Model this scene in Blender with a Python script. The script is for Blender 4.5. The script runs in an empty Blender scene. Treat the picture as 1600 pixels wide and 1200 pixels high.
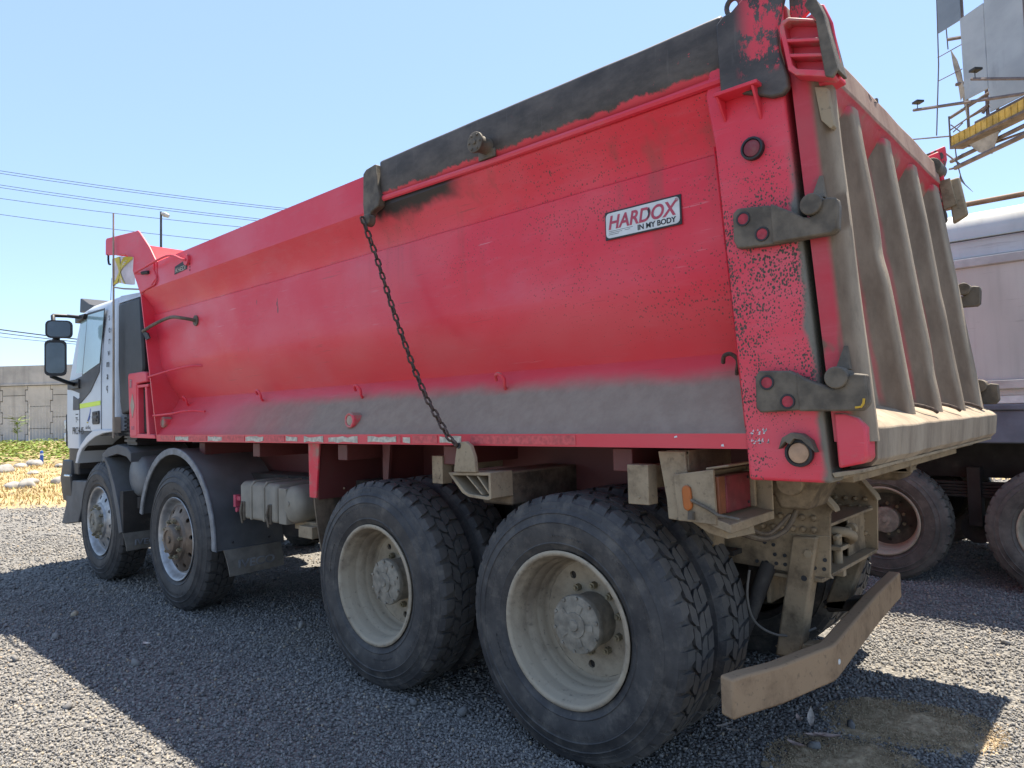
import bpy, bmesh, math, random
import numpy as np
from mathutils import Vector, Matrix, noise as mnoise
R = math.radians
random.seed(7); rng = np.random.default_rng(11)
S = bpy.context.scene
COL = S.collection

# ------------------------------------------------------------------ camera, sky, sun, exposure
cam = bpy.data.cameras.new('camera'); cob = bpy.data.objects.new('camera', cam); COL.objects.link(cob)
cr, cu, cf = Vector((.738914, .673208, -.028237)), Vector((.049323, -.012247, .998708)), Vector((-.671992, .739352, .042254))
cob.matrix_world = Matrix(((cr.x, cu.x, -cf.x, 1.97130), (cr.y, cu.y, -cf.y, -2.46104), (cr.z, cu.z, -cf.z, 1.52247), (0, 0, 0, 1)))
cam.sensor_width = 36; cam.lens = 36 * 1104.5 / 1600; cam.clip_end = 3000; cam.clip_start = .05
S.camera = cob
W = bpy.data.worlds.new('World'); S.world = W; W.use_nodes = True
wt = W.node_tree; bg = wt.nodes['Background']
sky = wt.nodes.new('ShaderNodeTexSky'); sky.sky_type = 'NISHITA'; sky.sun_disc = False
sky.sun_elevation = R(70); sky.sun_rotation = R(-5); sky.air_density = 1.0; sky.dust_density = .4; sky.ozone_density = 1.8; sky.altitude = 500
smx = wt.nodes.new('ShaderNodeMix'); smx.data_type = 'RGBA'; smx.inputs[0].default_value = .55; smx.inputs[7].default_value = (1.62, 2.28, 3.6, 1)  # even summer haze over the clear-sky model
wt.links.new(sky.outputs[0], smx.inputs[6]); wt.links.new(smx.outputs[2], bg.inputs[0]); bg.inputs[1].default_value = .105
sun = bpy.data.lights.new('sun', 'SUN'); sun.energy = 4.6; sun.angle = R(.5); sun.color = (1, .915, .785)
sob = bpy.data.objects.new('sun', sun); COL.objects.link(sob)
sob.rotation_euler = Vector((-.032, .36, 1)).to_track_quat('Z', 'Y').to_euler()
S.view_settings.view_transform = 'Standard'; S.view_settings.look = 'None'; S.view_settings.gamma = 1
S.view_settings.exposure = 1.56

# ------------------------------------------------------------------ material helper
class NT:
    def __init__(s, name, rough=.6, metal=0., spec=.4):
        s.m = bpy.data.materials.new(name); s.m.use_nodes = True
        s.t = s.m.node_tree; s.b = s.t.nodes['Principled BSDF']
        s.b.inputs['Roughness'].default_value = rough; s.b.inputs['Metallic'].default_value = metal
        s.b.inputs['Specular IOR Level'].default_value = spec
        s.g = s.t.nodes.new('ShaderNodeNewGeometry')
        sp = s.t.nodes.new('ShaderNodeSeparateXYZ'); s.t.links.new(s.g.outputs['Position'], sp.inputs[0])
        s.x, s.y, s.z = sp.outputs
        sn = s.t.nodes.new('ShaderNodeSeparateXYZ'); s.t.links.new(s.g.outputs['Normal'], sn.inputs[0])
        s.nx, s.ny, s.nz = sn.outputs
        s.island = s.g.outputs['Random Per Island']
    def put(s, sock, v):
        if isinstance(v, bpy.types.NodeSocket): s.t.links.new(v, sock)
        elif isinstance(v, tuple) and len(v) == 3 and sock.type == 'RGBA': sock.default_value = (*v, 1)
        else: sock.default_value = v
    def vec(s, st):
        if st == (1, 1, 1): return s.g.outputs['Position']
        v = s.t.nodes.new('ShaderNodeVectorMath'); v.operation = 'MULTIPLY'
        s.t.links.new(s.g.outputs['Position'], v.inputs[0]); v.inputs[1].default_value = st
        return v.outputs[0]
    def noise(s, sc, det=4, st=(1, 1, 1), ro=.55, dist=0.):
        n = s.t.nodes.new('ShaderNodeTexNoise'); s.t.links.new(s.vec(st), n.inputs['Vector'])
        n.inputs['Scale'].default_value = sc; n.inputs['Detail'].default_value = det; n.inputs['Roughness'].default_value = ro
        n.inputs['Distortion'].default_value = dist
        return n.outputs[0]
    def vor(s, sc, st=(1, 1, 1), feat='F1', out='Distance', rnd=1.):
        n = s.t.nodes.new('ShaderNodeTexVoronoi'); n.feature = feat; s.t.links.new(s.vec(st), n.inputs['Vector'])
        n.inputs['Scale'].default_value = sc; n.inputs['Randomness'].default_value = rnd
        return n.outputs[out]
    def ramp(s, v, a, b, c=0., d=1.):
        n = s.t.nodes.new('ShaderNodeMapRange'); n.interpolation_type = 'SMOOTHSTEP'
        s.put(n.inputs[0], v); s.put(n.inputs[1], a); s.put(n.inputs[2], b); s.put(n.inputs[3], c); s.put(n.inputs[4], d)
        return n.outputs[0]
    def mth(s, op, a, b=0.):
        n = s.t.nodes.new('ShaderNodeMath'); n.operation = op; s.put(n.inputs[0], a); s.put(n.inputs[1], b)
        return n.outputs[0]
    def mul(s, *a):
        o = a[0]
        for q in a[1:]: o = s.mth('MULTIPLY', o, q)
        return o
    def add(s, a, b): return s.mth('ADD', a, b)
    def mx(s, a, b): return s.mth('MAXIMUM', a, b)
    def mix(s, f, a, b):
        n = s.t.nodes.new('ShaderNodeMix'); n.data_type = 'RGBA'
        s.put(n.inputs[0], f); s.put(n.inputs[6], a); s.put(n.inputs[7], b)
        return n.outputs[2]
    def col(s, c): s.put(s.b.inputs['Base Color'], c); return s
    def rough(s, c): s.put(s.b.inputs['Roughness'], c); return s
    def bump(s, h, st=.5, dist=.01):
        n = s.t.nodes.new('ShaderNodeBump'); n.inputs['Strength'].default_value = st; n.inputs['Distance'].default_value = dist
        s.put(n.inputs['Height'], h); s.t.links.new(n.outputs[0], s.b.inputs['Normal']); return s

DUST = (.27, .235, .185)
def m_plain(name, c, rough=.6, metal=0., var=.25, sc=6., dust=0., bump=0., spec=.4):
    n = NT(name, rough, metal, spec)
    d = tuple(v * (1 - var) for v in c); b = tuple(min(1, v * (1 + var * .6)) for v in c)
    k = n.mix(n.ramp(n.noise(sc, 6), .3, .7), d, b)
    if dust:
        f = n.mx(n.mul(n.ramp(n.noise(sc * .7, 8, ro=.65), .62 - .45 * dust, .85 - .3 * dust), min(1, dust * 1.5)), n.mul(n.ramp(n.nz, .3, .85), min(1, dust * 1.3)))
        k = n.mix(f, k, DUST)
        n.rough(n.ramp(f, 0, 1, rough, .92))
    n.col(k)
    if bump: n.bump(n.noise(sc * 12, 5), bump, .004)
    return n.m

RED = (.66, .030, .055)
def red_core(n, base=RED, fade=(.67, .072, .098)):
    big = n.noise(1.1, 5, (1, 1, 1.6)); k = n.mix(n.ramp(big, .38, .66), base, fade); k = n.mix(n.mul(n.ramp(n.noise(2.7, 6, (.5, 1, 1), .65), .5, .72), .42), k, (.62, .115, .155))
    k = n.mix(n.mul(n.ramp(n.noise(26, 6, (.25, 1, 1.3), .7), .5, .78), .30), k, (.60, .13, .16))
    # fine scratches
    k = n.mix(n.mul(n.ramp(n.noise(70, 3, (.05, 1, 1.2), .6), .64, .72), n.ramp(n.noise(1.6, 3), .42, .6), .5), k, (.24, .06, .06)); k = n.mix(n.mul(n.ramp(n.noise(55, 3, (.07, 1, 1.6), .6), .66, .72), n.ramp(n.noise(1.9, 3), .48, .62), .5), k, (.62, .26, .28))
    return k

def chips(n, dens, sc=36, st=(1, 1, .7)):
    """dens: 0..1 socket; larger density, more dark chips"""
    out = None
    for k, (f, w) in enumerate(((1., .56), (.62, .36))):
        d = n.add(n.vor(sc * f, st), n.mul(n.mth('SUBTRACT', n.noise(sc * 2.2, 2, st), .5), .42))
        rnd = n.vor(sc * f, st, out='Color')
        r = n.mul(n.ramp(rnd, .15, .75, .25, 1.), n.mul(dens, w))
        c = n.ramp(n.mth('SUBTRACT', r, d), 0, .03)
        out = c if out is None else n.mx(out, c)
    return out

def m_body():
    n = NT('red_tipper_paint', .34, spec=.34)
    k = red_core(n)
    # dusty lower turn of the panel
    low = n.mul(n.ramp(n.add(n.z, n.mul(n.noise(2.2, 5), .16)), 2.12, 1.96), .42)
    k = n.mix(low, k, (.54, .065, .066))
    # grime streaks running down from the rail
    st = n.mul(n.ramp(n.noise(7, 4, (1, 1, .06), .6), .54, .72), n.ramp(n.z, 1.9, 2.6), n.ramp(n.x, -2.2, -.6), .45)
    k = n.mix(st, k, (.24, .075, .06))
    # black scorch under the lip near the chain and by the winch drum
    sc = n.mul(n.ramp(n.add(n.z, n.mul(n.noise(9, 5), .11)), 2.695, 2.755), n.ramp(n.x, -1.33, -1.28), n.ramp(n.add(n.x, n.mul(n.noise(6, 4), .3)), -.35, -.62))
    k = n.mix(sc, k, (.035, .03, .028))
    # chips: more towards the rear
    dens = n.mul(n.ramp(n.x, -3.2, 1.0, .06, .66), n.ramp(n.noise(1.4, 4), .35, .65, .35, 1.), n.ramp(n.z, 1.72, 1.95, .1, 1))
    ch = n.mul(chips(n, n.mul(dens, .98), 92), .85)
    # longer scrapes
    sl = n.mul(n.ramp(n.noise(15, 3, (2.2, 1, .55), .5), .70, .725), n.ramp(n.noise(1.3, 2), .54, .6), n.ramp(n.z, 2.0, 2.15))
    k = n.mix(n.mx(ch, sl), k, (.075, .062, .05))
    # dust lying on the outward-sloping skirt
    d = n.mul(n.ramp(n.nz, .25, .5), n.ramp(n.z, 1.80, 1.77), n.ramp(n.add(n.z, n.mul(n.noise(5, 6, (1, 1, 1), .62), .07)), 1.745, 1.645), n.ramp(n.add(n.x, n.mul(n.noise(2, 5), 1.2)), -3.5, -1.3))
    dc = n.mix(n.ramp(n.noise(14, 6, ro=.7), .3, .7), (.215, .197, .150), (.265, .243, .186))
    k = n.mix(n.mul(d, .93), k, dc)
    n.col(k); n.rough(n.ramp(n.mx(d, ch), 0, 1, n.ramp(n.noise(1.3, 5), .3, .7, .28, .5), .9))
    n.bump(n.add(n.noise(5, 3), n.mul(n.noise(120, 3), .03)), .10, .02)
    return n.m

def m_post():
    n = NT('red_chipped_post_paint', .45, spec=.4)
    k = red_core(n)
    a = n.ramp(n.z, 2.55, 2.2, .28, .95); b = n.ramp(n.x, .74, 1.15, .55, .62)
    dens = n.mul(a, n.ramp(n.noise(3.5, 4), .3, .62, .75, 1.12))
    dens = n.mul(dens, n.ramp(n.z, 1.42, 1.60, .35, 1))
    left = n.mul(n.ramp(n.add(n.x, n.mul(n.z, .08)), 1.10, .98, 0, .85), n.ramp(n.z, 2.45, 2.2))
    dens = n.mx(dens, left)
    foot = n.mul(n.ramp(n.noise(9, 5), .45, .6, 0, 1.1), n.ramp(n.z, 1.40, 1.33), n.ramp(n.x, 1.02, .95))
    ch = chips(n, n.mul(n.mx(dens, foot), n.ramp(n.noise(11, 5, (1, 1, .45), .65), .32, .58, .55, 1.12)), 128)
    k = n.mix(ch, k, n.mix(n.noise(30, 3), (.045, .042, .036), (.10, .09, .07)))
    edge = n.mul(n.ramp(n.add(n.mth('ADD', n.x, n.mul(n.z, .0745)), n.mul(n.noise(6, 6), .09)), 1.275, 1.30), n.ramp(n.z, 2.5, 2.2))
    k = n.mix(edge, k, (.16, .145, .115))
    n.col(k); n.rough(n.ramp(ch, 0, 1, .42, .85)); n.bump(ch, -.25, .003)
    return n.m

def m_dark():
    n = NT('worn_black_rail_steel', .55, spec=.4)
    k = n.mix(n.ramp(n.noise(9, 7, (.5, 1, 1), .7), .3, .72), (.042, .035, .031), (.105, .088, .075))
    k = n.mix(n.mul(n.ramp(n.noise(60, 4, (1, 1, .08), .6), .6, .75), .35), k, (.13, .115, .10))
    e = n.mul(n.ramp(n.add(n.z, n.mul(n.noise(13, 7, (1, 1, .7), .75), .08)), 2.832, 2.818), n.ramp(n.x, .84, .82))
    bl = n.mul(n.ramp(n.noise(9, 7, (1, 1, .6), .78), .505, .525), n.ramp(n.x, .90, .98), n.ramp(n.z, 2.68, 2.72))
    bl2 = n.mul(n.ramp(n.noise(33, 5, ro=.7), .69, .70), n.ramp(n.x, -.6, .9))
    k = n.mix(n.mx(e, n.mx(bl, bl2)), k, (.60, .05, .07))
    n.col(k); n.bump(n.noise(40, 6), .15, .004)
    return n.m

def m_gate():
    n = NT('dusty_tailgate_paint', .6, spec=.3)
    k = red_core(n, (.50, .022, .04), (.45, .07, .08))
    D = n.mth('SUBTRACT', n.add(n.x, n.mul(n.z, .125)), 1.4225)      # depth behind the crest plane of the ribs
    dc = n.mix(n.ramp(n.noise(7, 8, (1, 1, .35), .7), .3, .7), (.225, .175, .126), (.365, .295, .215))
    shaded_dust = n.mix(n.ramp(n.noise(9, 8, (1, 1, .4), .7), .3, .7), (.112, .077, .053), (.208, .151, .107))  # darker dust tone, shade painted onto the near-facing rib flanks
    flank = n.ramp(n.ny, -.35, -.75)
    dc = n.mix(n.mul(flank, .85), dc, shaded_dust)
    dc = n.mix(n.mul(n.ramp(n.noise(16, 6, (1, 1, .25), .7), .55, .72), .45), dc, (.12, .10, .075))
    big = n.noise(2.6, 6, (1, 1, .4), .6)
    d = n.ramp(n.add(big, n.ramp(n.z, 2.86, 2.68, -.16, .22)), .36, .50)
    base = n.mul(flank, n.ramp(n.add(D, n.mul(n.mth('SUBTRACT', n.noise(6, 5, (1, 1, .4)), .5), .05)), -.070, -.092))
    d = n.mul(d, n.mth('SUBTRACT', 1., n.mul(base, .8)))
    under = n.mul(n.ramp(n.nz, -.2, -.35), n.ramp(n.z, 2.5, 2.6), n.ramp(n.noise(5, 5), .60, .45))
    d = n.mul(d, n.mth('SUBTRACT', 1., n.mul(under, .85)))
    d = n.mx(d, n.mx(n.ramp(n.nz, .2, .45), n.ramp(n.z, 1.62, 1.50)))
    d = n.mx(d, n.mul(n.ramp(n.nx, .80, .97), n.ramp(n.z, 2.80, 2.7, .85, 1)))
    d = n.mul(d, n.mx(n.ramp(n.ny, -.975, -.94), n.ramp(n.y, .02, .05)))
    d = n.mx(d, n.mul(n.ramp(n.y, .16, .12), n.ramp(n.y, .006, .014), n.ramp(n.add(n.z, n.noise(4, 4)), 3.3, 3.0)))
    side = n.mul(n.ramp(n.ny, -.93, -.985), n.ramp(n.y, .05, .02))
    sd = n.mul(side, n.mx(n.ramp(n.add(n.mth('ADD', n.x, n.mul(n.z, .07)), n.mul(n.noise(8, 6), .06)), 1.352, 1.372), n.mul(n.ramp(n.noise(5, 5), .62, .70), .9)))
    f = n.mx(d, sd)
    k = n.mix(f, k, dc)
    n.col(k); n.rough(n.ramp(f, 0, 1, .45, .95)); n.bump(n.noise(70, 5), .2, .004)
    return n.m

def m_dustysteel(name, a=(.095, .07, .046), b=(.305, .23, .145), s=.45):
    n = NT(name, .85, spec=.2)
    f = n.ramp(n.add(n.noise(6, 8, ro=.68), n.mul(n.nz, .18)), s - .16, s + .18)
    k = n.mix(f, a, b); k = n.mix(n.mul(n.ramp(n.noise(45, 4), .58, .75), .5), k, (.06, .05, .042))
    n.col(k); n.bump(n.noise(60, 6), .25, .005); return n.m

def m_tyre(name, a=(.025, .025, .027), b=(.068, .065, .062), dust=.35):
    n = NT(name, .72, spec=.35)
    k = n.mix(n.ramp(n.noise(5, 7, ro=.65), .3, .75), a, b)
    f = n.mx(n.mul(n.ramp(n.noise(9, 7, ro=.7), .46, .72), dust), n.mul(n.ramp(n.noise(60, 5), .6, .8), dust))
    tread = n.mul(n.ramp(n.mth('ABSOLUTE', n.ny), .55, .25), n.ramp(n.noise(13, 7, ro=.7), .25, .65, .15, .50), min(1, dust * 1.7))
    f = n.mx(f, tread)
    k = n.mix(f, k, (.185, .165, .138)); n.col(k); n.rough(n.ramp(f, 0, 1, .62, .92)); n.bump(n.noise(90, 4), .2, .003)
    return n.m

MT = {}
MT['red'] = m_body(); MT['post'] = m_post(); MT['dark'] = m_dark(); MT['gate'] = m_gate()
def m_redpart(name, dust=.15, under=False):
    n = NT(name, .5); k = red_core(n)
    f = n.mx(n.mul(n.ramp(n.noise(8, 7, ro=.65), .6 - .2 * dust, .8), dust * 1.6), n.mul(n.ramp(n.nz, .4, .9), dust * 2))
    k = n.mix(f, k, (.30, .22, .17))
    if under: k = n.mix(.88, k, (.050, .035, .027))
    n.col(k); return n.m
MT['redpart'] = m_redpart('faded_red_steel', .15); MT['redmatt'] = m_redpart('sun_faded_matt_red_steel', .3); MT['redmatt'].node_tree.nodes['Principled BSDF'].inputs['Roughness'].default_value = .95; MT['redmatt'].node_tree.nodes['Principled BSDF'].inputs['Specular IOR Level'].default_value = .1; MT['reddusty'] = m_redpart('dusty_red_steel', .5)
MT['redhole'] = m_plain('shaded_hole_red', (.36, .03, .045), .6, 0, .3, 40, .15); MT['redend'] = m_redpart('dust_smeared_red_steel', .62); MT['redpink'] = m_redpart('dust_veiled_red_steel', .95); MT['redunder'] = m_redpart('dull_red_underbody', .3, True)  # first red is darkened to imitate shade inside the hook holes
MT['hook'] = m_plain('worn_black_hook_steel', (.12, .097, .070), .65, 0, .45, 14, .18, .3)
MT['chassis'] = m_dustysteel('dusty_brown_chassis_steel'); MT['chassisdark'] = m_dustysteel('dark_caked_chassis_steel', (.055, .042, .031), (.19, .145, .10), .5); MT['tan'] = m_dustysteel('tan_dust_coated_steel', (.155, .115, .075), (.325, .255, .168), .40)
MT['bar'] = m_dustysteel('brown_dust_coated_bar', (.165, .108, .066), (.315, .215, .13), .40)
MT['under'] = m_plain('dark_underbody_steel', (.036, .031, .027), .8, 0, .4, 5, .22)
MT['tank'] = m_plain('dust_grey_tank_plastic', (.235, .21, .165), .75, 0, .2, 7, .35, .2)
MT['tyre'] = m_tyre('dusty_black_tyre', dust=.45); MT['tyreclean'] = m_tyre('black_tyre_rubber', dust=.2)
MT['tyrebrown'] = m_tyre('brown_dusty_tyre', (.05, .045, .04), (.13, .115, .098), .55)
MT['rimdust'] = m_dustysteel('dust_beige_rim_steel', (.19, .155, .115), (.36, .305, .225), .42)
MT['rimdark'] = m_plain('dark_brown_rim_steel', (.06, .052, .044), .6, .2, .4, 9, .3)
MT['hub'] = m_plain('grey_hub_iron', (.25, .225, .18), .7, .15, .35, 22, .35, .3)
MT['alu'] = m_plain('dull_aluminium_rim', (.38, .38, .38), .42, .65, .3, 12, .28)
MT['alubrown'] = m_plain('brake_browned_rim', (.16, .12, .09), .5, .5, .4, 10, .25)
MT['nut'] = m_plain('dull_brown_nuts', (.27, .235, .16), .55, .5, .3, 30)
MT['black'] = m_plain('matt_black_plastic', (.022, .022, .024), .5, 0, .3, 8, .08)
MT['guard'] = m_plain('dusty_dark_grey_mudguard', (.085, .088, .092), .6, 0, .3, 4, .20, .15)
MT['guardlip'] = m_plain('scuffed_grey_mudguard_lip', (.19, .195, .20), .6, 0, .35, 14, .1)
MT['airtank'] = m_plain('grey_painted_air_tank', (.15,.158,.165), .5, 0, .15, 6, .15); MT['flap'] = m_plain('dusty_rubber_flap', (.145, .13, .108), .8, 0, .3, 9, .35, .2)
MT['white'] = m_plain('white_cab_paint', (.52, .555, .59), .35, 0, .06, 3, .05)
MT['glass'] = m_plain('cab_window_glass', (.30, .44, .47), .06, 0, .12, 1.5, spec=.9)  # opaque pale cyan stands in for sky seen through and mirrored in the panes
MT['mirror'] = m_plain('mirror_glass', (.09, .105, .12), .06, .5, .2, 4)
MT['lime'] = m_plain('lime_reflective_tape', (.62, .80, .02), .4, 0, .05)
MT['chrome'] = m_plain('headlamp_chrome', (.62, .63, .62), .18, .7, .15, 20)
MT['redlens'] = m_plain('dusty_red_lens', (.17, .018, .026), .45, 0, .25, 16, .2)
MT['amber'] = m_plain('amber_lens', (.36, .10, .018), .4, 0, .2, 16, .15)
MT['amberdull'] = m_plain('dusty_dark_amber_lens', (.20, .06, .022), .5, 0, .25, 16, .2); MT['paleamber'] = m_plain('bleached_amber_lens', (.42, .26, .16), .5, 0, .2, 26, .15)
MT['rust'] = m_plain('rusty_chain_steel', (.085, .058, .045), .75, .3, .5, 40, .12)
MT['ink'] = m_plain('black_lettering', (.03, .03, .032), .6, 0, .2, 30)
MT['plate'] = m_plain('white_sign_face', (.60, .62, .61), .5, 0, .12, 14, .12)
MT['signred'] = m_plain('faded_red_lettering', (.42, .06, .10), .5, 0, .15, 40)
MT['signalred'] = m_plain('signal_red_tape', (.55, .025, .025), .5, 0, .15, 20, .1); MT['tapewhite'] = m_plain('chipped_white_tape', (.52, .47, .38), .7, 0, .3, 40, .35)
MT['tapered'] = m_plain('faded_red_tape', (.55, .09, .09), .6, 0, .25, 40, .2)
MT['blue'] = m_plain('blue_paint', (.03, .09, .35), .5); MT['yellow'] = m_plain('yellow_paint', (.60, .46, .04), .6)
MT['flagwhite'] = m_plain('white_flag_cloth', (.62, .56, .58), .9)
MT['beige'] = m_plain('beige_sticker', (.36, .29, .22), .7)
MT['wire'] = m_plain('grey_hose', (.15, .135, .115), .7)
MT['yellowpaint'] = m_plain('yellow_chalk_mark', (.50, .30, .03), .7)

# ------------------------------------------------------------------ mesh helper
class MB:
    def __init__(s): s.v = []; s.f = []
    def add(s, vs, fs):
        o = len(s.v); s.v += [tuple(v) for v in vs]; s.f += [tuple(i + o for i in f) for f in fs]; return s
    def box(s, x0, x1, y0, y1, z0, z1):
        return s.add([(x, y, z) for x in (x0, x1) for y in (y0, y1) for z in (z0, z1)],
                     [(0, 1, 3, 2), (4, 6, 7, 5), (0, 4, 5, 1), (2, 3, 7, 6), (0, 2, 6, 4), (1, 5, 7, 3)])
    def prism(s, poly, ax, a, b):
        n = len(poly)
        def P(p, q): return {'x': (q, p[0], p[1]), 'y': (p[0], q, p[1]), 'z': (p[0], p[1], q)}[ax]
        vs = [P(p, a) for p in poly] + [P(p, b) for p in poly]
        return s.add(vs, [tuple(range(n))[::-1], tuple(range(n, 2 * n))] + [(i, (i + 1) % n, n + (i + 1) % n, n + i) for i in range(n)])
    def loft(s, secs, caps=True, closed=True):
        n = len(secs[0]); vs = [p for q in secs for p in q]; fs = []
        for k in range(len(secs) - 1):
            for i in range(n if closed else n - 1):
                j = (i + 1) % n; fs.append((k * n + i, k * n + j, (k + 1) * n + j, (k + 1) * n + i))
        if caps: fs += [tuple(range(n))[::-1], tuple(range((len(secs) - 1) * n, len(secs) * n))]
        return s.add(vs, fs)
    def tube(s, pts, r, n=8, closed=False):
        pts = [Vector(p) for p in pts]; secs = []; m = len(pts)
        up = None
        for i, p in enumerate(pts):
            t = (pts[(i + 1) % m] - pts[i - 1]) if closed else (pts[min(i + 1, m - 1)] - pts[max(i - 1, 0)])
            t.normalize()
            if up is None:
                up = Vector((0, 0, 1)) if abs(t.z) < .9 else Vector((1, 0, 0))
            a = t.cross(up).normalized(); b = a.cross(t).normalized(); up = b
            rr = r[i] if isinstance(r, (list, tuple)) else r
            secs.append([p + a * math.cos(q) * rr + b * math.sin(q) * rr for q in [2 * math.pi * k / n for k in range(n)]])
        if closed: secs.append(secs[0])
        return s.loft(secs, caps=not closed)
    def cyl(s, a, b, r, n=20, r2=None): return s.tube([a, b], [r, r if r2 is None else r2], n)
    def lathe(s, prof, n=64, c=(0, 0, 0), closed=False):
        """prof: (r, y) about the y axis"""
        secs = [[(c[0] + r * math.cos(t), c[1] + y, c[2] + r * math.sin(t)) for t in [2 * math.pi * k / n for k in range(n)]] for r, y in prof]
        if closed: secs.append(secs[0])
        return s.loft(secs, caps=False)
    def ball(s, c, r, n=10, m=6, sq=(1, 1, 1)):
        secs = []
        for i in range(1, m):
            t = math.pi * i / m
            secs.append([(c[0] + sq[0] * r * math.sin(t) * math.cos(2 * math.pi * k / n), c[1] + sq[1] * r * math.sin(t) * math.sin(2 * math.pi * k / n), c[2] + sq[2] * r * math.cos(t)) for k in range(n)])
        return s.loft(secs)
    def merge(s, o): return s.add(o.v, o.f)

def smooth_path(pts, k=5):
    p = [Vector(q) for q in pts]; out = []
    for i in range(len(p) - 1):
        a, b, c, d = p[max(i - 1, 0)], p[i], p[i + 1], p[min(i + 2, len(p) - 1)]
        for j in range(k):
            t = j / k; out.append(.5 * ((2 * b) + (c - a) * t + (2 * a - 5 * b + 4 * c - d) * t * t + (3 * b - a - 3 * c + d) * t ** 3))
    return out + [p[-1]]
WO = {}
def build(name, mb, mat, parent=None, bevel=0., smooth=38, seg=2, mats=None):
    o3 = WO.get(parent, Vector((0, 0, 0))) if parent else Vector((0, 0, 0))
    me = bpy.data.meshes.new(name)
    me.from_pydata([(v[0] - o3.x, v[1] - o3.y, v[2] - o3.z) for v in mb.v], [], mb.f); me.validate()
    bm = bmesh.new(); bm.from_mesh(me); bmesh.ops.recalc_face_normals(bm, faces=bm.faces[:]); bm.to_mesh(me); bm.free()
    me.materials.append(MT[mat] if isinstance(mat, str) else mat)
    if smooth:
        me.polygons.foreach_set('use_smooth', [True] * len(me.polygons)); me.set_sharp_from_angle(angle=R(smooth))
    o = bpy.data.objects.new(name, me); COL.objects.link(o)
    if parent: o.parent = parent
    WO[o] = o3.copy()
    if bevel:
        b = o.modifiers.new('bevel', 'BEVEL'); b.width = bevel; b.segments = seg; b.limit_method = 'ANGLE'; b.angle_limit = R(40)
    return o
def thing(name, label, cat, loc, group=None):
    o = bpy.data.objects.new(name, None); COL.objects.link(o); o.location = loc; o.empty_display_size = .2
    o['label'] = label; o['category'] = cat
    if group: o['group'] = group
    WO[o] = Vector(loc); return o
def tag(o, label, cat, group=None):
    o['label'] = label; o['category'] = cat
    if group: o['group'] = group
    return o
def text(name, body, size, org, ex, ey, mat, parent, shear=0., bold=0., ext=.001, align='LEFT', sx=1.):
    c = bpy.data.curves.new(name, 'FONT'); c.body = body; c.size = size; c.shear = shear; c.offset = bold; c.extrude = ext; c.align_x = align
    t = bpy.data.objects.new(name, c); COL.objects.link(t)
    dg = bpy.context.evaluated_depsgraph_get(); me = bpy.data.meshes.new_from_object(t.evaluated_get(dg))
    bpy.data.objects.remove(t); bpy.data.curves.remove(c)
    ex = Vector(ex).normalized(); ey = Vector(ey).normalized(); ez = ex.cross(ey)
    o3 = WO[parent]; org = Vector(org) - o3
    for v in me.vertices: v.co = org + ex * v.co.x * sx + ey * v.co.y + ez * v.co.z
    me.materials.clear(); me.materials.append(MT[mat])
    o = bpy.data.objects.new(name, me); COL.objects.link(o); o.parent = parent; WO[o] = o3.copy(); return o
def nz3(p, sc): return mnoise.noise(Vector(p) * sc)

# ------------------------------------------------------------------ setting: ground, terrain
YAW = Vector((.7392, .6735, 0)); FWD = Vector((-.6735, .7392, 0)); C0 = Vector((1.9713, -2.461, 0))
def uv(u, v, z=0): p = C0 + YAW * u + FWD * v; return (p.x, p.y, z)

def m_gravel():
    n = NT('grey_crushed_gravel', .9, spec=.25)
    v = n.vor(46); v2 = n.vor(19)
    k = n.mix(n.ramp(n.vor(46, out='Color'), .1, .9), (.155, .149, .139), (.30, .28, .246))
    k = n.mix(n.mul(n.ramp(v, .35, .75), .5), k, (.09, .087, .083))
    k = n.mix(n.mul(n.ramp(n.noise(.5, 6), .52, .68), .4), k, (.33, .28, .21))
    n.col(k); n.bump(n.add(n.mul(v, -1.), n.mul(n.noise(25, 5), .6)), .9, .03); return n.m
MT['gravel'] = m_gravel()
def m_stone():
    n = NT('grey_gravel_stones', .88, spec=.25)
    k = n.mix(n.island, (.125, .123, .121), (.30, .283, .255))
    k = n.mix(n.mul(n.ramp(n.island, .965, .985), .8), k, (.42, .33, .22))
    k = n.mix(n.mul(n.ramp(n.noise(.45, 6), .52, .66), .45), k, (.29, .245, .185))
    k = n.mix(n.mul(n.ramp(n.noise(90, 3), .45, .7), .35), k, (.20, .19, .18))
    n.col(k); n.bump(n.noise(200, 3), .3, .003); return n.m
MT['stone'] = m_stone()
g = MB(); g.add([(-1200, -1200, -.012), (1200, -1200, -.012), (1200, 1200, -.012), (-1200, 1200, -.012)], [(0, 1, 2, 3)])
o = build('ground', g, 'gravel', smooth=0); o['kind'] = 'structure'

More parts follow.
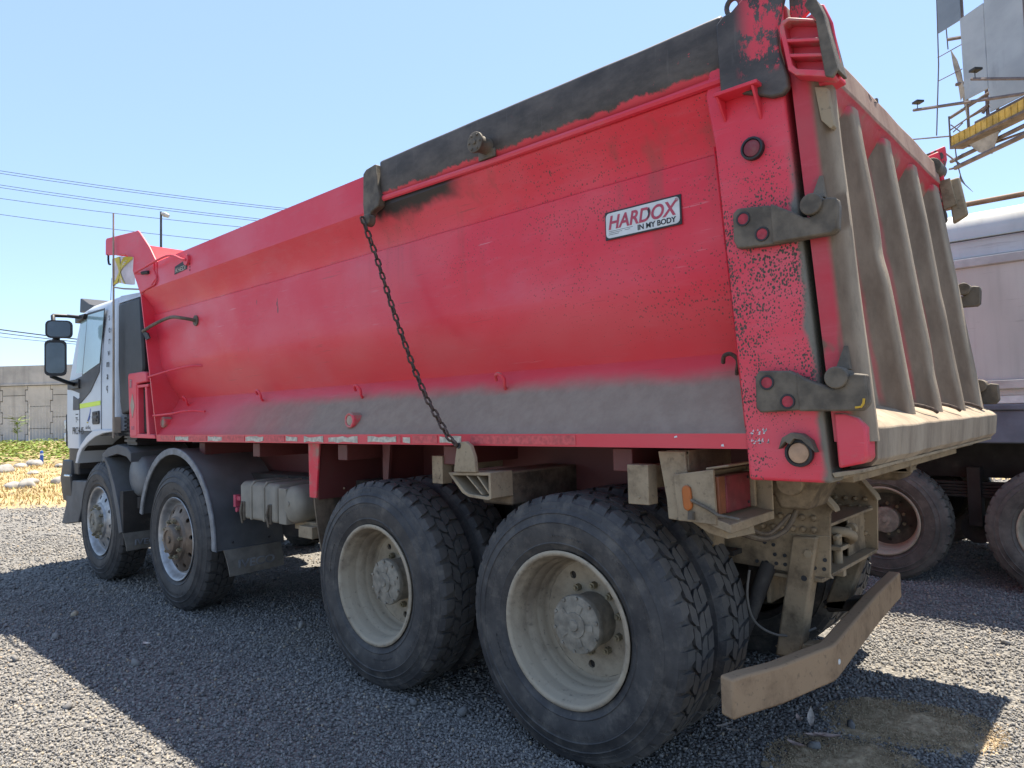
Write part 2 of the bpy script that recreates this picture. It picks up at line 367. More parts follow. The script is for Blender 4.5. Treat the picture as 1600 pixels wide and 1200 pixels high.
def stones(name, P, rad, mat='stone'):
    """P: (n,3) centres, rad: (n,) radii. irregular icosahedra in one mesh"""
    t = (1 + 5 ** .5) / 2
    iv = np.array([(-1, t, 0), (1, t, 0), (-1, -t, 0), (1, -t, 0), (0, -1, t), (0, 1, t), (0, -1, -t), (0, 1, -t), (t, 0, -1), (t, 0, 1), (-t, 0, -1), (-t, 0, 1)]) / (1 + t * t) ** .5
    ifc = np.array([(0, 11, 5), (0, 5, 1), (0, 1, 7), (0, 7, 10), (0, 10, 11), (1, 5, 9), (5, 11, 4), (11, 10, 2), (10, 7, 6), (7, 1, 8), (3, 9, 4), (3, 4, 2), (3, 2, 6), (3, 6, 8), (3, 8, 9), (4, 9, 5), (2, 4, 11), (6, 2, 10), (8, 6, 7), (9, 8, 1)])
    n = len(P); jit = rng.uniform(.62, 1.18, (n, 12, 1)); sc = rng.uniform(.7, 1.3, (n, 1, 3)) * np.array([1, 1, .8])
    q = rng.normal(size=(n, 4)); q /= np.linalg.norm(q, axis=1)[:, None]
    w, x, y, z = q.T
    Rm = np.stack([np.stack([1 - 2 * (y * y + z * z), 2 * (x * y - z * w), 2 * (x * z + y * w)], -1), np.stack([2 * (x * y + z * w), 1 - 2 * (x * x + z * z), 2 * (y * z - x * w)], -1), np.stack([2 * (x * z - y * w), 2 * (y * z + x * w), 1 - 2 * (x * x + y * y)], -1)], 1)
    V = np.einsum('nij,nkj->nki', Rm, iv[None] * jit * sc) * rad[:, None, None] + P[:, None, :]
    F = (ifc[None] + (np.arange(n) * 12)[:, None, None]).reshape(-1)
    me = bpy.data.meshes.new(name); me.vertices.add(n * 12); me.vertices.foreach_set('co', V.reshape(-1).astype(np.float32))
    me.loops.add(len(F)); me.loops.foreach_set('vertex_index', F.astype(np.int32))
    me.polygons.add(n * 20); me.polygons.foreach_set('loop_start', (np.arange(n * 20) * 3).astype(np.int32))
    me.update(calc_edges=True); me.validate()
    me.materials.append(MT[mat])
    ob = bpy.data.objects.new(name, me); COL.objects.link(ob); ob['kind'] = 'stuff'; return ob
patches = [((1.03, 1.33), (.36, .26), .35), ((.93, .72), (.30, .27), .3)]
def inpatch(x, y, m=1.):
    r = np.zeros_like(x, bool)
    for (cx, cy), (ax, ay), rot in patches:
        dx, dy = x - cx, y - cy; a = dx * math.cos(rot) + dy * math.sin(rot); b = -dx * math.sin(rot) + dy * math.cos(rot)
        r |= (a / ax) ** 2 + (b / ay) ** 2 < m
    return r
Ps = []; Rs = []
for v0, v1, dens, r0, r1 in [(1.1, 3.6, 7000, .0046, .0108), (3.6, 6.5, 3000, .0068, .0130), (6.5, 10, 1000, .010, .018), (10, 15, 320, .015, .025)]:
    w = 1.02 * v1 + 2.4; n = int(dens * 2 * w * (v1 - v0))
    u = rng.uniform(-w, w, n); v = rng.uniform(v0, v1, n); k = np.abs(u) < .80 * v + .6 + (.22 * v + 1.8) * rng.random(n) ** 1.6
    u, v = u[k], v[k]
    x = C0.x + YAW.x * u + FWD.x * v; y = C0.y + YAW.y * u + FWD.y * v
    k = ~((x < .3) & (x > -6.8) & (y > .9) & (y < 2.6) & (rng.random(len(x)) < .75)) & ~(inpatch(x, y, .5) & (rng.random(len(x)) < .80)) & ~(inpatch(x, y, 1.05) & (rng.random(len(x)) < .45))
    cl = np.array([nz3((a_, b_, 2.), .9) + .6 * nz3((a_, b_, 6.), 2.7) for a_, b_ in zip(x, y)]); k &= ~((cl < -.12) & (rng.random(len(x)) < .45))
    x, y = x[k], y[k]; r = r0 + (r1 - r0) * rng.beta(1.6, 3.2, len(x)) * 1.25
    Ps.append(np.stack([x, y, r * rng.uniform(-.95, .30, len(x)) - .006], 1)); Rs.append(r)
# a few larger loose stones
n = 90; u = rng.uniform(-4, 4, n); v = rng.uniform(2, 9, n)
Ps.append(np.stack([C0.x + YAW.x * u + FWD.x * v, C0.y + YAW.y * u + FWD.y * v, np.full(n, .004)], 1)); Rs.append(rng.uniform(.018, .034, n))
stones('gravel_stones', np.concatenate(Ps), np.concatenate(Rs))

# soil patches behind the bumper bar
def m_soil():
    n = NT('brown_damp_soil', .95, spec=.1)
    k = n.mix(n.ramp(n.noise(28, 7, ro=.7), .3, .7), (.31, .235, .145), (.50, .395, .26)); n.col(k); n.bump(n.noise(70, 6, ro=.7), .8, .012); return n.m
MT['soil'] = m_soil()
for (cx, cy), (ax, ay), rot in patches:
    m = MB(); N = 110; M_ = 36; secs = []
    for j in range(M_ + 1):
        f = 1 - j / M_; row = []
        for i in range(N):
            t = 2 * math.pi * i / N; e = 1 + .5 * nz3((cx + math.cos(t), cy + math.sin(t), 3), 1.3) + .22 * nz3((math.cos(t) * 3, math.sin(t) * 3, cx), 2)
            a, b = ax * e * f * math.cos(t), ay * e * f * math.sin(t)
            x = cx + a * math.cos(rot) - b * math.sin(rot); y = cy + a * math.sin(rot) + b * math.cos(rot)
            row.append((x, y, -.013 + .019 * (1 - f ** 3) + .012 * nz3((x, y, 0), 9) + .007 * nz3((x, y, 7), 30)))
        secs.append(row)
    m.loft(secs, caps=False); o = build('soil_patch', m, 'soil', smooth=60); o['kind'] = 'structure'

cx_ = []; cr_ = []
for (cx, cy), (ax, ay), rot in patches:
    n = 9000; t = rng.uniform(0, 2 * math.pi, n); f = np.sqrt(rng.uniform(0, 1.25, n)); a, b = ax * f * np.cos(t), ay * f * np.sin(t)
    x = cx + a * math.cos(rot) - b * math.sin(rot); y = cy + a * math.sin(rot) + b * math.cos(rot); r = .0018 + .0050 * rng.beta(1.2, 4.5, n)
    cx_.append(np.stack([x, y, np.where(f < .9, .004, -.004) + rng.uniform(-.004, .005, n)], 1)); cr_.append(r)
stones('soil_crumbs', np.concatenate(cx_), np.concatenate(cr_), 'soil')
# rising rough ground at the edge of the yard (dry grass, then weeds, up to the wall)
def terr(u, v): return max(0, (v - 13.3)) * .0155 - .02 * max(0, 1 - (v - 13.3) / 1.5) + (.06 * nz3((u, v, 0), .35) + .03 * nz3((u, v, 5), 1.1)) * min(1, max(0, (v - 13.5) / 2))
def m_terr():
    n = NT('dry_rough_ground', .95, spec=.1)
    k = n.mix(n.ramp(n.noise(1.2, 7), .35, .65), (.30, .225, .12), (.42, .32, .17))
    k = n.mix(n.mul(n.ramp(n.noise(3, 5), .5, .65), .5), k, (.25, .20, .15)); n.col(k); n.bump(n.noise(14, 6), .6, .05); return n.m
MT['terr'] = m_terr()
m = MB(); us = np.linspace(-62, 40, 180); vs = np.concatenate([np.linspace(13.2, 30, 70), np.linspace(30.8, 62, 40)])
for v in vs:
    for u in us: m.v.append(uv(u, v, terr(u, v)))
for j in range(len(vs) - 1):
    for i in range(len(us) - 1):
        a = j * len(us) + i; m.f.append((a, a + 1, a + len(us) + 1, a + len(us)))
o = build('rough_ground', m, 'terr', smooth=180); o['kind'] = 'structure'

def blades(name, n, ur, vr, h, mat, wid, leaf=False, clump=.5):
    m = MB()
    for _ in range(n):
        u = random.uniform(*ur); v = random.uniform(*vr)
        if nz3((u, v, 9), .8) < random.uniform(-.9, .9) * clump - .15: continue
        x, y, z = uv(u, v, terr(u, v) - .01); a = random.uniform(0, 6.28); hh = h * random.uniform(.4, 1.2); w = wid * random.uniform(.6, 1.3)
        dx, dy = math.cos(a), math.sin(a); lean = random.uniform(-.6, .6) * hh; lx, ly = math.cos(a + 1.3) * lean, math.sin(a + 1.3) * lean
        if leaf:
            z += random.uniform(0, h * .8)
            m.add([(x, y, z), (x + dx * w - dy * w * .5, y + dy * w + dx * w * .5, z + w * .3), (x + dx * 2 * w, y + dy * 2 * w, z + w * random.uniform(-.4, .6)), (x + dx * w + dy * w * .5, y + dy * w - dx * w * .5, z + w * .2)], [(0, 1, 2, 3)])
        else:
            m.add([(x - dx * w, y - dy * w, z), (x + dx * w, y + dy * w, z), (x + lx + dx * w * .4, y + ly + dy * w * .4, z + hh * .7), (x + lx * 1.8, y + ly * 1.8, z + hh)], [(0, 1, 2), (0, 2, 3)])
    o = build(name, m, mat, smooth=0); o['kind'] = 'stuff'; return o
def m_blade(name, a, b):
    n = NT(name, .8, spec=.2); n.col(n.mix(n.mth('ADD', n.mul(n.island, .6), n.mul(n.ramp(n.noise(.8, 4), .3, .7), .4)), a, b)); return n.m
MT['straw'] = m_blade('dry_straw_grass', (.34, .24, .10), (.58, .45, .22)); MT['weed'] = m_blade('green_weeds', (.075, .125, .02), (.235, .29, .065))
blades('dry_grass', 24000, (-22, -6), (13.9, 25), .10, 'straw', .016)
blades('dry_grass', 5000, (-6, 12), (14.5, 25), .14, 'straw', .03)
blades('green_weeds', 24000, (-38, -10), (25.5, 44), .42, 'weed', .11, True, .35)
blades('green_weeds', 500, (-16, -8), (15, 24), .14, 'weed', .05, True, .2)
MT['rock'] = m_plain('pale_grey_boulder', (.33, .315, .29), .9, 0, .3, 5, .25, .5)
def boulder(u, v, r, sq, label, seed):
    m = MB(); n, k = 16, 10; secs = []
    c = uv(u, v, terr(u, v) + r * sq * .35)
    for i in range(1, k):
        t = math.pi * i / k; row = []
        for j in range(n):
            a = 2 * math.pi * j / n; d = Vector((math.sin(t) * math.cos(a), math.sin(t) * math.sin(a), math.cos(t)))
            e = 1 + .30 * mnoise.noise(d * 1.1 + Vector((seed * 3.1, 0, 0))) + .10 * mnoise.noise(d * 3 + Vector((0, seed, 0)))
            row.append((c[0] + d.x * r * e, c[1] + d.y * r * e * .9, c[2] + d.z * r * e * sq))
        secs.append(row)
    m.loft(secs); tag(build('boulder', m, 'rock', smooth=50), label, 'boulder', 'pale boulders in the dry grass')
Bd = [(770, 37, .62, 'small half buried boulder left in the upper row by the weeds'), (735, 20, .5, ''), ]
def bpix(px, pv, wpx, sq, lab, s):  # placed from depth pv (m) along the view, px only gives the bearing
    boulder((px - 800) / 1104.5 * pv, pv, wpx / 2 / 1104.5 * pv, sq, lab, s)
bpix(8, 22.5, 30, .62, 'rounded pale boulder at the far left edge of the dry grass', 1)
bpix(33, 24.2, 20, .5, 'small flat boulder between two bigger ones below the green weeds', 2)
bpix(55, 24.8, 28, .6, 'pale boulder just left of the blue post', 3)
bpix(52, 21.5, 18, .45, 'low flat stone half buried in straw mid slope', 4)
bpix(21, 17.4, 25, .65, 'pointed pale boulder leaning on its right-hand neighbour near the gravel', 5)
bpix(42, 17.2, 25, .72, 'pale split-faced boulder right of the pointed one near the gravel', 6)
bpix(47, 18.6, 30, .5, 'long pale boulder lying behind the pair near the gravel', 7)
bpix(91, 18.0, 20, .75, 'round grey boulder close to the white cab bumper', 8)
bpix(95, 23.5, 14, .7, 'small grey boulder beside the black bumper corner, farther back', 9)
# blue marker post
m = MB(); x, y, z = uv((66 - 800) / 1104.5 * 25.2, 25.2, 0); z = terr((66 - 800) / 1104.5 * 25.2, 25.2)
m.cyl((x, y, z - .1), (x, y, z + .46), .055, 14); m.cyl((x, y, z + .46), (x, y, z + .52), .055, 14, .03)
bp = tag(build('marker_post', m, 'blue', smooth=40), 'short blue marker post standing at the edge of the green weeds', 'post')
m = MB(); m.cyl((x, y, z + .36), (x, y, z + .42), .058, 14); build('reflective_band', m, 'plate', bp)

# concrete retaining wall of interlocking cross-shaped panels
def m_conc(name, a, b, streak=.5):
    n = NT(name, .9, spec=.2); k = n.mix(n.ramp(n.noise(.7, 7, (1, 1, 1), .65), .3, .7), a, b)
    k = n.mix(n.mul(n.ramp(n.noise(2.2, 5, (1, 1, .06)), .5, .75), streak), k, tuple(q * .6 for q in a)); k = n.mix(n.mul(n.island, .18), k, (.25, .24, .22))
    n.col(k); n.bump(n.noise(9, 6), .3, .02); return n.m
MT['conc'] = m_conc('grey_panel_concrete', (.40, .39, .365), (.52, .505, .47)); MT['coping'] = m_conc('stained_coping_concrete', (.32, .32, .32), (.48, .47, .455), .6)
MT['joint'] = m_plain('dark_joint', (.19, .185, .175), .95)
wall = thing('retaining_wall', 'long grey concrete retaining wall of interlocking panels behind the weeds', 'wall', uv(-34, 50, 0))
def wbox(m, u0, u1, v0, v1, z0, z1):
    P = [uv(u, v, z) for u in (u0, u1) for v in (v0, v1) for z in (z0, z1)]
    m.add(P, [(0, 1, 3, 2), (4, 6, 7, 5), (0, 4, 5, 1), (2, 3, 7, 6), (0, 2, 6, 4), (1, 5, 7, 3)])
m = MB(); wbox(m, -66, 36, 50.05, 51.2, -.3, 4.5); build('core', m, 'joint', wall, smooth=0)
m = MB(); wbox(m, -66, 36, 49.88, 51.4, 4.5, 5.9); wbox(m, -66, 36, 49.82, 51.5, 4.50, 4.62); build('coping', m, 'coping', wall, smooth=0)
m = MB(); pw = 1.77; ph = 1.57; g_ = .022
for i in range(-20, 40):
    uc = -35.15 + i * pw
    for j in range(-1, 4):
        z0 = 4.45 - (j + 1) * ph + (ph / 2 if i % 2 else 0) - .66; z1 = z0 + ph; w = pw / 2; d = .085
        pts = [(-w + d, 0), (w - d, 0), (w - d, ph * .27), (w + d, ph * .27), (w + d, ph * .73), (w - d, ph * .73), (w - d, ph), (-w + d, ph), (-w + d, ph * .73), (-w - d, ph * .73), (-w - d, ph * .27), (-w + d, ph * .27)]
        sh = lambda p: (p[0] - (g_ if p[0] > 0 else -g_), min(max(p[1], g_), ph - g_) + z0)
        pts = [sh(p) for p in pts]; pts = [(a, min(b, 4.47)) for a, b in pts]
        if min(b for a, b in pts) > 4.4: continue
        n = len(pts); P = [uv(uc + a, 49.95, b) for a, b in pts] + [uv(uc + a, 50.05, b) for a, b in pts]
        m.add(P, [tuple(range(n))] + [(k, (k + 1) % n, n + (k + 1) % n, n + k) for k in range(n)])
build('panels', m, 'conc', wall, smooth=0)
# light welded mesh fence in front of the wall
fe = thing('mesh_fence', 'thin grey welded mesh fence standing in the weeds before the wall', 'fence', uv(-30, 44, .4))
MT['galv'] = m_plain('galvanised_wire', (.42, .42, .42), .6, .4)
m = MB()
for i in range(0, 150):
    u = -36 + i * .2; wbox(m, u - .006, u + .006, 44, 44.012, .45, 2.9)
for z in (.6, 1.5, 1.55, 2.4, 2.85): wbox(m, -36, -6, 43.99, 44.01, z - .008, z + .008)
build('mesh_panel', m, 'galv', fe, smooth=0)
for i in range(0, 11):
    m = MB(); wbox(m, -36 + i * 3 - .03, -36 + i * 3 + .03, 43.92, 43.98, .2, 3.0); build('fence_post', m, 'galv', fe, smooth=0)
# tall weed stalk in front of the wall
m = MB(); x, y, z = uv((28 - 800) / 1104.5 * 40, 40, 0); z = .4
m.tube([(x, y, z), (x + .03, y, z + .9), (x + .1, y, z + 1.6)], [.02, .015, .008], 6)
for i in range(70):
    t = random.uniform(.8, 1.65); a = random.uniform(0, 6.28); l = random.uniform(.25, .75) * (1.2 if t > 1.3 else .6); q = Vector((x + .06 * t, y, z + t))
    e = q + Vector((math.cos(a) * l, math.sin(a) * l, random.uniform(-.05, .25))); s = Vector((-math.sin(a), math.cos(a), .3)) * .035
    m.add([q, (q + e) / 2 + s, e, (q + e) / 2 - s], [(0, 1, 2, 3)])
tag(build('weed_plant', m, 'weed', smooth=0), 'tall spindly green weed rising in front of the concrete wall', 'plant')

# overhead cables
MT['cable'] = m_plain('black_cable', (.05, .05, .055), .7)
wires = [((-33.8, 4.98, 12.44), (-25.05, 13.05, 10.53), .011, 'topmost thin overhead cable of the upper pair'), ((-33.8, 4.98, 12.33), (-25.05, 13.05, 10.44), .011, 'overhead cable just under the topmost one'),
         ((-33.83, 4.99, 11.84), (-25.4, 12.75, 10.02), .011, 'upper cable of the second overhead pair'), ((-33.83, 4.99, 11.73), (-25.4, 12.75, 9.93), .011, 'lower cable of the second overhead pair'),
         ((-33.86, 4.99, 11.27), (-25.6, 12.6, 9.64), .011, 'single overhead cable crossing just at the top of the flag whip'), ((-33.89, 5.0, 10.59), (-25.6, 12.65, 8.96), .011, 'lowest single overhead cable, passing behind the red canopy tip'),
         ((-34.13, 5.06, 5.71), (-31.84, 7.17, 5.23), .026, 'thickest cable of the low bundle behind the mirrors'), ((-34.14, 5.06, 5.57), (-31.85, 7.17, 5.11), .018, 'middle cable of the low bundle behind the mirrors'), ((-34.14, 5.07, 5.40), (-31.9, 7.1, 5.02), .012, 'lowest cable of the low bundle behind the mirrors')]
for k, (a, b, r, lab) in enumerate(wires):
    a, b = Vector(a), Vector(b); d = b - a; m = MB(); pts = []
    t0, t1 = (-2.5, 2.4) if k < 6 else (-6, 7.5)
    for i in range(25):
        t = t0 + (t1 - t0) * i / 24; q = a + d * t; q.z += (.28 if k < 6 else .03) * t * (t - 1); pts.append(q)
    m.tube(pts, r, 6); tag(build('overhead_cable', m, 'cable'), lab + (' at left' if k < 6 else ''), 'cable', 'overhead cables')
# street lamp far off
lp = thing('street_lamp', 'distant thin street lamp post rising behind the red tipper body', 'street lamp', (-60.6, 21.9, 0))
m = MB(); m.tube([(-60.6, 21.9, 0), (-59.6, 21.65, 19.5)], [.16, .09], 8); build('pole', m, 'cable', lp)
m = MB(); m.tube([(-59.62, 21.65, 19.4), (-59.4, 21.85, 19.25), (-59.15, 22.1, 19.1)], [.08, .22, .16], 8); build('lamp_head', m, 'galv', lp)

# ------------------------------------------------------------------ wheels
def tyre_mesh(R0=.588, N=40):
    m = MB()
    pr = [(.335, .03), (.345, .008), (.372, -.006), (.376, -.010), (.381, -.007), (.42, -.016), (.465, -.016), (.469, -.020), (.474, -.016), (.505, -.008), (.509, -.011), (.513, -.006), (.536, .004), (.556, .010), (.572, .030)]
    inner = [(r, .285 - y) for r, y in pr[::-1]]
    m.lathe(pr + inner, 96)
    rs = random.Random(3)
    for a0, a1, r0, r1 in ((20, 75, .437, .455), (150, 196, .43, .452), (255, 320, .437, .455), (95, 120, .405, .415), (215, 240, .405, .415)):
        a = a0
        while a < a1:
            w = rs.uniform(.7, 2.0); t0, t1 = R(a), R(a + w); ra, rb2 = r0 + rs.uniform(0, .004), r1 - rs.uniform(0, .005); a += w + rs.uniform(.8, 1.6)
            y_ = -.0155; q = [(ra * math.cos(t0), y_, ra * math.sin(t0)), (ra * math.cos(t1), y_, ra * math.sin(t1)), (rb2 * math.cos(t1), y_, rb2 * math.sin(t1)), (rb2 * math.cos(t0), y_, rb2 * math.sin(t0))]
            m.add(q + [(v[0], y_ - .0022, v[2]) for v in q], [(4, 5, 6, 7), (0, 1, 5, 4), (1, 2, 6, 5), (2, 3, 7, 6), (3, 0, 4, 7)])
    p = 2 * math.pi / N; rb = .566
    def block(pts, rows):
        pass
    for row, (y0, y1) in enumerate([(.094, .139), (.146, .191)]):
        for i in range(N):
            c = (i + .5 * row) * p
            sk = .16 * p * (1 if row == 0 else -1)
            poly = [(c - .36 * p + sk, y0), (c - .45 * p, (y0 + y1) / 2), (c - .36 * p - sk, y1), (c + .33 * p - sk, y1), (c + .43 * p, (y0 + y1) / 2), (c + .33 * p + sk, y0)]
            vs = [(rb * math.cos(t), y, rb * math.sin(t)) for t, y in poly] + [(R0 * math.cos(t), y, R0 * math.sin(t)) for t, y in poly]
            m.add(vs, [tuple(range(6, 12))] + [(k, (k + 1) % 6, 6 + (k + 1) % 6, 6 + k) for k in range(6)])
    for side in (0, 1):
        for i in range(N):
            c = (i + (.25 if side == 0 else .75)) * p
            big = 1.0 if i % 2 else .86
            prof = [(.0, .530, .44), (.014, .562 * (.995 if i % 2 else 1.0), .44), (.034, R0 - .003, .43), (.062, R0, .39), (.087, R0, .30)]
            secs = []
            for q, (y, r, w) in enumerate(prof):
                yy = y if side == 0 else .285 - y; s_ = (.20 * p) * (y / .087) * (1 if side == 0 else -1)
                t0, t1 = c - w * p * big + s_, c + w * p * big + s_ * .6; r2 = r - .022
                secs.append([(r2 * math.cos(t0), yy, r2 * math.sin(t0)), (r * math.cos(t0), yy, r * math.sin(t0)), (r * math.cos(t1), yy, r * math.sin(t1)), (r2 * math.cos(t1), yy, r2 * math.sin(t1))])
            m.loft(secs, closed=False, caps=False); m.add(secs[0], [(0, 1, 2, 3)]); m.add(secs[-1], [(0, 1, 2, 3)])
    return m
def disc_holes(m, prof, nh, rh, hr, r_in, r_out, ydisc):
    """flat ring r_in..r_out at height function ydisc(r) with nh round holes of radius hr at rh"""
    K = 24
    for h in range(nh):
        tc = 2 * math.pi * h / nh; dt = math.pi / nh; out = []; inn = []
        for k in range(K):
            a = 2 * math.pi * k / K
            cx, cy = math.cos(a), math.sin(a); mxx = max(abs(cx), abs(cy)); sx, sy = cx / mxx, cy / mxx
            r = (r_in + r_out) / 2 + sx * (r_out - r_in) / 2; t = tc + sy * dt
            out.append((r * math.cos(t), ydisc(r), r * math.sin(t)))
            rr = rh + hr * cx; tt = tc + hr * cy / rh
            inn.append((rr * math.cos(tt), ydisc(rr), rr * math.sin(tt)))
        back = [(q[0], q[1] + .014, q[2]) for q in inn]
        m.loft([out, inn, back], caps=False)
def nuts(n, r, y0, y1, s, c0=0.):
    L_ = []
    for i in range(n):
        m = MB(); L_.append(m); t = 2 * math.pi * (i + c0) / n; m.cyl((r * math.cos(t), y0, r * math.sin(t)), (r * math.cos(t), y1, r * math.sin(t)), s, 6); m.cyl((r * math.cos(t), y1, r * math.sin(t)), (r * math.cos(t), y1 + (y1 - y0) * .35, r * math.sin(t)), s * .5, 8)
    return L_
def local(name, mb, mat, parent, smooth=38, bevel=0.):
    WO[parent] = Vector((0, 0, 0)); return build(name, mb, mat, parent, bevel, smooth)
def make_wheel(kind, tyremat):
    root = MB()
    if kind == 'rear':
        rim = MB().lathe([(.341, .006), (.343, -.002), (.337, -.007), (.323, -.005), (.317, .004), (.314, .02), (.307, .034), (.303, .046), (.299, .085), (.297, .098), (.287, .106), (.285, .150), (.283, .160), (.276, .166), (.276, .20), (.270, .214), (.262, .220)], 96)
        disc_holes(root, None, 5, .214, .018, .168, .262, lambda r: .220 + (.262 - r) * .06)
        root.lathe([(.168, .2256), (.135, .227), (.118, .227)], 64)
        hub = MB().lathe([(.120, .24), (.120, .14), (.118, .125), (.130, .120), (.131, .100), (.127, .090), (.112, .085), (.058, .080), (.056, .074), (.026, .073), (.022, .066), (.0005, .065)], 56)
        for i in range(10):
            t = 2 * math.pi * i / 10; hub.cyl((.118 * math.cos(t), .090, .118 * math.sin(t)), (.118 * math.cos(t), .079, .118 * math.sin(t)), .008, 6)
        for i in range(5):
            t = 2 * math.pi * (i + .3) / 5; hub.add([(.05 * math.cos(t - .2), .0765, .05 * math.sin(t - .2)), (.05 * math.cos(t + .2), .0765, .05 * math.sin(t + .2)), (.098 * math.cos(t + .15), .079, .098 * math.sin(t + .15)), (.098 * math.cos(t - .15), .079, .098 * math.sin(t - .15))], [(0, 1, 2, 3)])
        nm = nuts(10, .153, .226, .196, .017); mr, md, mh, mn = 'rimdust', 'rimdust', 'hub', 'nut'
    else:
        rim = MB().lathe([(.341, .006), (.343, -.002), (.338, -.006), (.326, .0), (.318, .010), (.308, .03), (.300, .05), (.290, .056), (.275, .045)], 96)
        f = lambda r: .045 - (.275 - r) * .42
        disc_holes(root, None, 10, .232, .019, .185, .275, f)
        root.lathe([(.185, f(.185)), (.178, -.004), (.172, -.012), (.12, -.014)], 64)
        hub = MB().lathe([(.125, -.012), (.118, -.045), (.108, -.058), (.080, -.062), (.076, -.055), (.03, -.054), (.028, -.064), (.0005, -.066)], 48)
        nm = nuts(10, .150, -.012, -.038, .0175)
        mr, md, mh, mn = ('alu', 'alu', 'hub', 'nut') if kind == 'alu' else ('alu', 'alubrown', 'alubrown', 'nut')
    w = build('wheel', root, md); w2 = MB().cyl((0, .24, 0), (0, .28, 0), .27, 32)
    local('tyre', tyre_mesh(), tyremat, w, 32); local('rim', rim, mr, w, 50); local('hub', hub, mh, w, 35); [local('wheel_nut', q, mn, w, 35) for q in nm]; local('brake_drum', w2, 'under', w, 35)
    return w
def copy_tree(o, parent=None):
    c = o.copy(); COL.objects.link(c); c.parent = parent
    for ch in [q for q in o.children]: copy_tree(ch, c)
    return c

# ------------------------------------------------------------------ THE TIPPER TRUCK
truck = thing('tipper_truck', 'big dusty red tipper truck with white cab parked across the gravel yard', 'truck', (-2.9, 1.22, 0))
T0 = WO[truck]
YW = 2.45
AX = [0, -1.38, -4.067, -5.885]; WZ = .570
wr = make_wheel('rear', 'tyre'); wf = make_wheel('brown', 'tyreclean'); wa = make_wheel('alu', 'tyreclean')
def put(w, x, y, rz, spin, first, parent=truck, sc=1., z=WZ):
    c = w if first else copy_tree(w)
    c.parent = parent; o3 = WO[parent]; c.location = (x - o3.x, y - o3.y, z - o3.z); c.rotation_euler = (0, 0, rz); c.scale = (sc, sc, sc)
    c.rotation_mode = 'XYZ'
    c.rotation_euler = (Matrix.Rotation(rz, 3, 'Z') @ Matrix.Rotation(spin, 3, 'Y')).to_euler()
    return c
first = True
for x in AX[:2]:
    put(wr, x, .0, 0, .4 + x, first); first = False
    put(wr, x, .335, 0, 1.1 + x, False); put(wr, x, YW, math.pi, .2, False); put(wr, x, YW - .335, math.pi, .9, False)
put(wf, AX[2], .0, 0, .5, True); put(wf, AX[2], YW, math.pi, .2, False)
put(wa, AX[3], .0, 0, .15, True); put(wa, AX[3], YW, math.pi, .6, False)
WO[wr] = WO[wf] = WO[wa] = Vector((0, 0, 0))

# ---- tipper body
def xr(z): return .80 + .085 * min(1, max(0, (2.65 - z) / 1.25))
def fx(z): return -4.775 + (2.70 - z) * .262 if z < 2.72 else -4.775 + (2.70 - z) * .9 * 0
prof = [(0, 2.935), (0, 2.72), (.09, 2.595), (.104, 2.525), (.106, 2.515), (.092, 2.505), (.098, 2.30), (.107, 2.07), (.111, 2.035), (.122, 1.995), (.172, 1.85), (.228, 1.758), (.236, 1.742), (.018, 1.438), (.0, 1.428), (.0, 1.372), (.10, 1.368)]
def refine(pr, step=.055):
    out = []
    for a, b in zip(pr, pr[1:]):
        k = max(1, int(math.dist(a, b) / step)); out += [(a[0] + (b[0] - a[0]) * i / k, a[1] + (b[1] - a[1]) * i / k) for i in range(k)]
    return out + [pr[-1]]
prf = refine(prof)
NX = 90
body = MB(); secs = []
for i in range(NX + 1):
    t = i / NX; row = []
    for y, z in prf:
        x = fx(z) + (xr(z) - fx(z)) * t
        w = 0
        if 1.5 < z < 2.68: w = (.009 * nz3((x, z, 0), 1.7) + .005 * nz3((x, z, 4), 4.5)) * min(1, 6 * min(t, 1 - t))
        row.append((x, y + w, z))
    secs.append(row)
body.loft(secs, caps=False, closed=False)
body.loft([[(p[0], YW - p[1], p[2]) for p in r] for r in [secs[0], secs[NX // 2], secs[NX]]], caps=False, closed=False)
# inner skin and floor
inn = [(0.0, 2.935), (.10, 2.935), (.13, 2.7), (.16, 2.0), (.27, 1.72), (.6, 1.47), (YW / 2, 1.44)]
inn = inn + [(YW - y, z) for y, z in inn[::-1][1:]]
body.loft([[(fx(z) + .03, y, z) for y, z in inn], [(.95, y, z) for y, z in inn]], caps=False, closed=False)
fl = [(.10, 1.368), (YW - .10, 1.368)]
body.loft([[(fx(z), y, z) for y, z in fl], [(1.1, y, z) for y, z in fl]], caps=False, closed=False)
# front wall flange plate
n_ = [(0, 1.372), (YW, 1.372), (YW, 2.70), (0, 2.70)]
body.loft([[(fx(z) - .012, y, z) for y, z in n_], [(fx(z) + .004, y, z) for y, z in n_]])
bd = build('tipper_body', body, 'red', truck, smooth=28)
WO[bd] = T0.copy()
# canopy over the cab: side plates, top sheet, headboard
can = [(-5.63, 3.372), (-5.655, 3.355), (-5.66, 3.215), (-5.64, 3.205), (-5.13, 3.125), (-5.07, 3.10), (-5.03, 3.05), (-4.775, 2.700), (-4.55, 2.735), (-4.40, 2.80), (-4.40, 2.936), (-4.44, 2.965), (-4.56, 3.09), (-4.785, 3.268), (-4.83, 3.294), (-4.89, 3.297)]
build('canopy_side', MB().prism(can, 'y', -.006, .008), 'redpart', truck, .003); build('canopy_side', MB().prism(can, 'y', YW - .008, YW + .006), 'redpart', truck, .003)
m = MB()
cs = [(-5.64, 3.245), (-5.06, 3.145), (-4.66, 3.125), (-4.66, 3.105), (-5.06, 3.120), (-5.64, 3.222)]
m.prism(cs, 'y', .008, YW - .008)
m.prism([(-5.65, 3.22), (-5.642, 3.22), (-5.642, 3.36), (-5.65, 3.36)], 'y', .009, YW - .009)
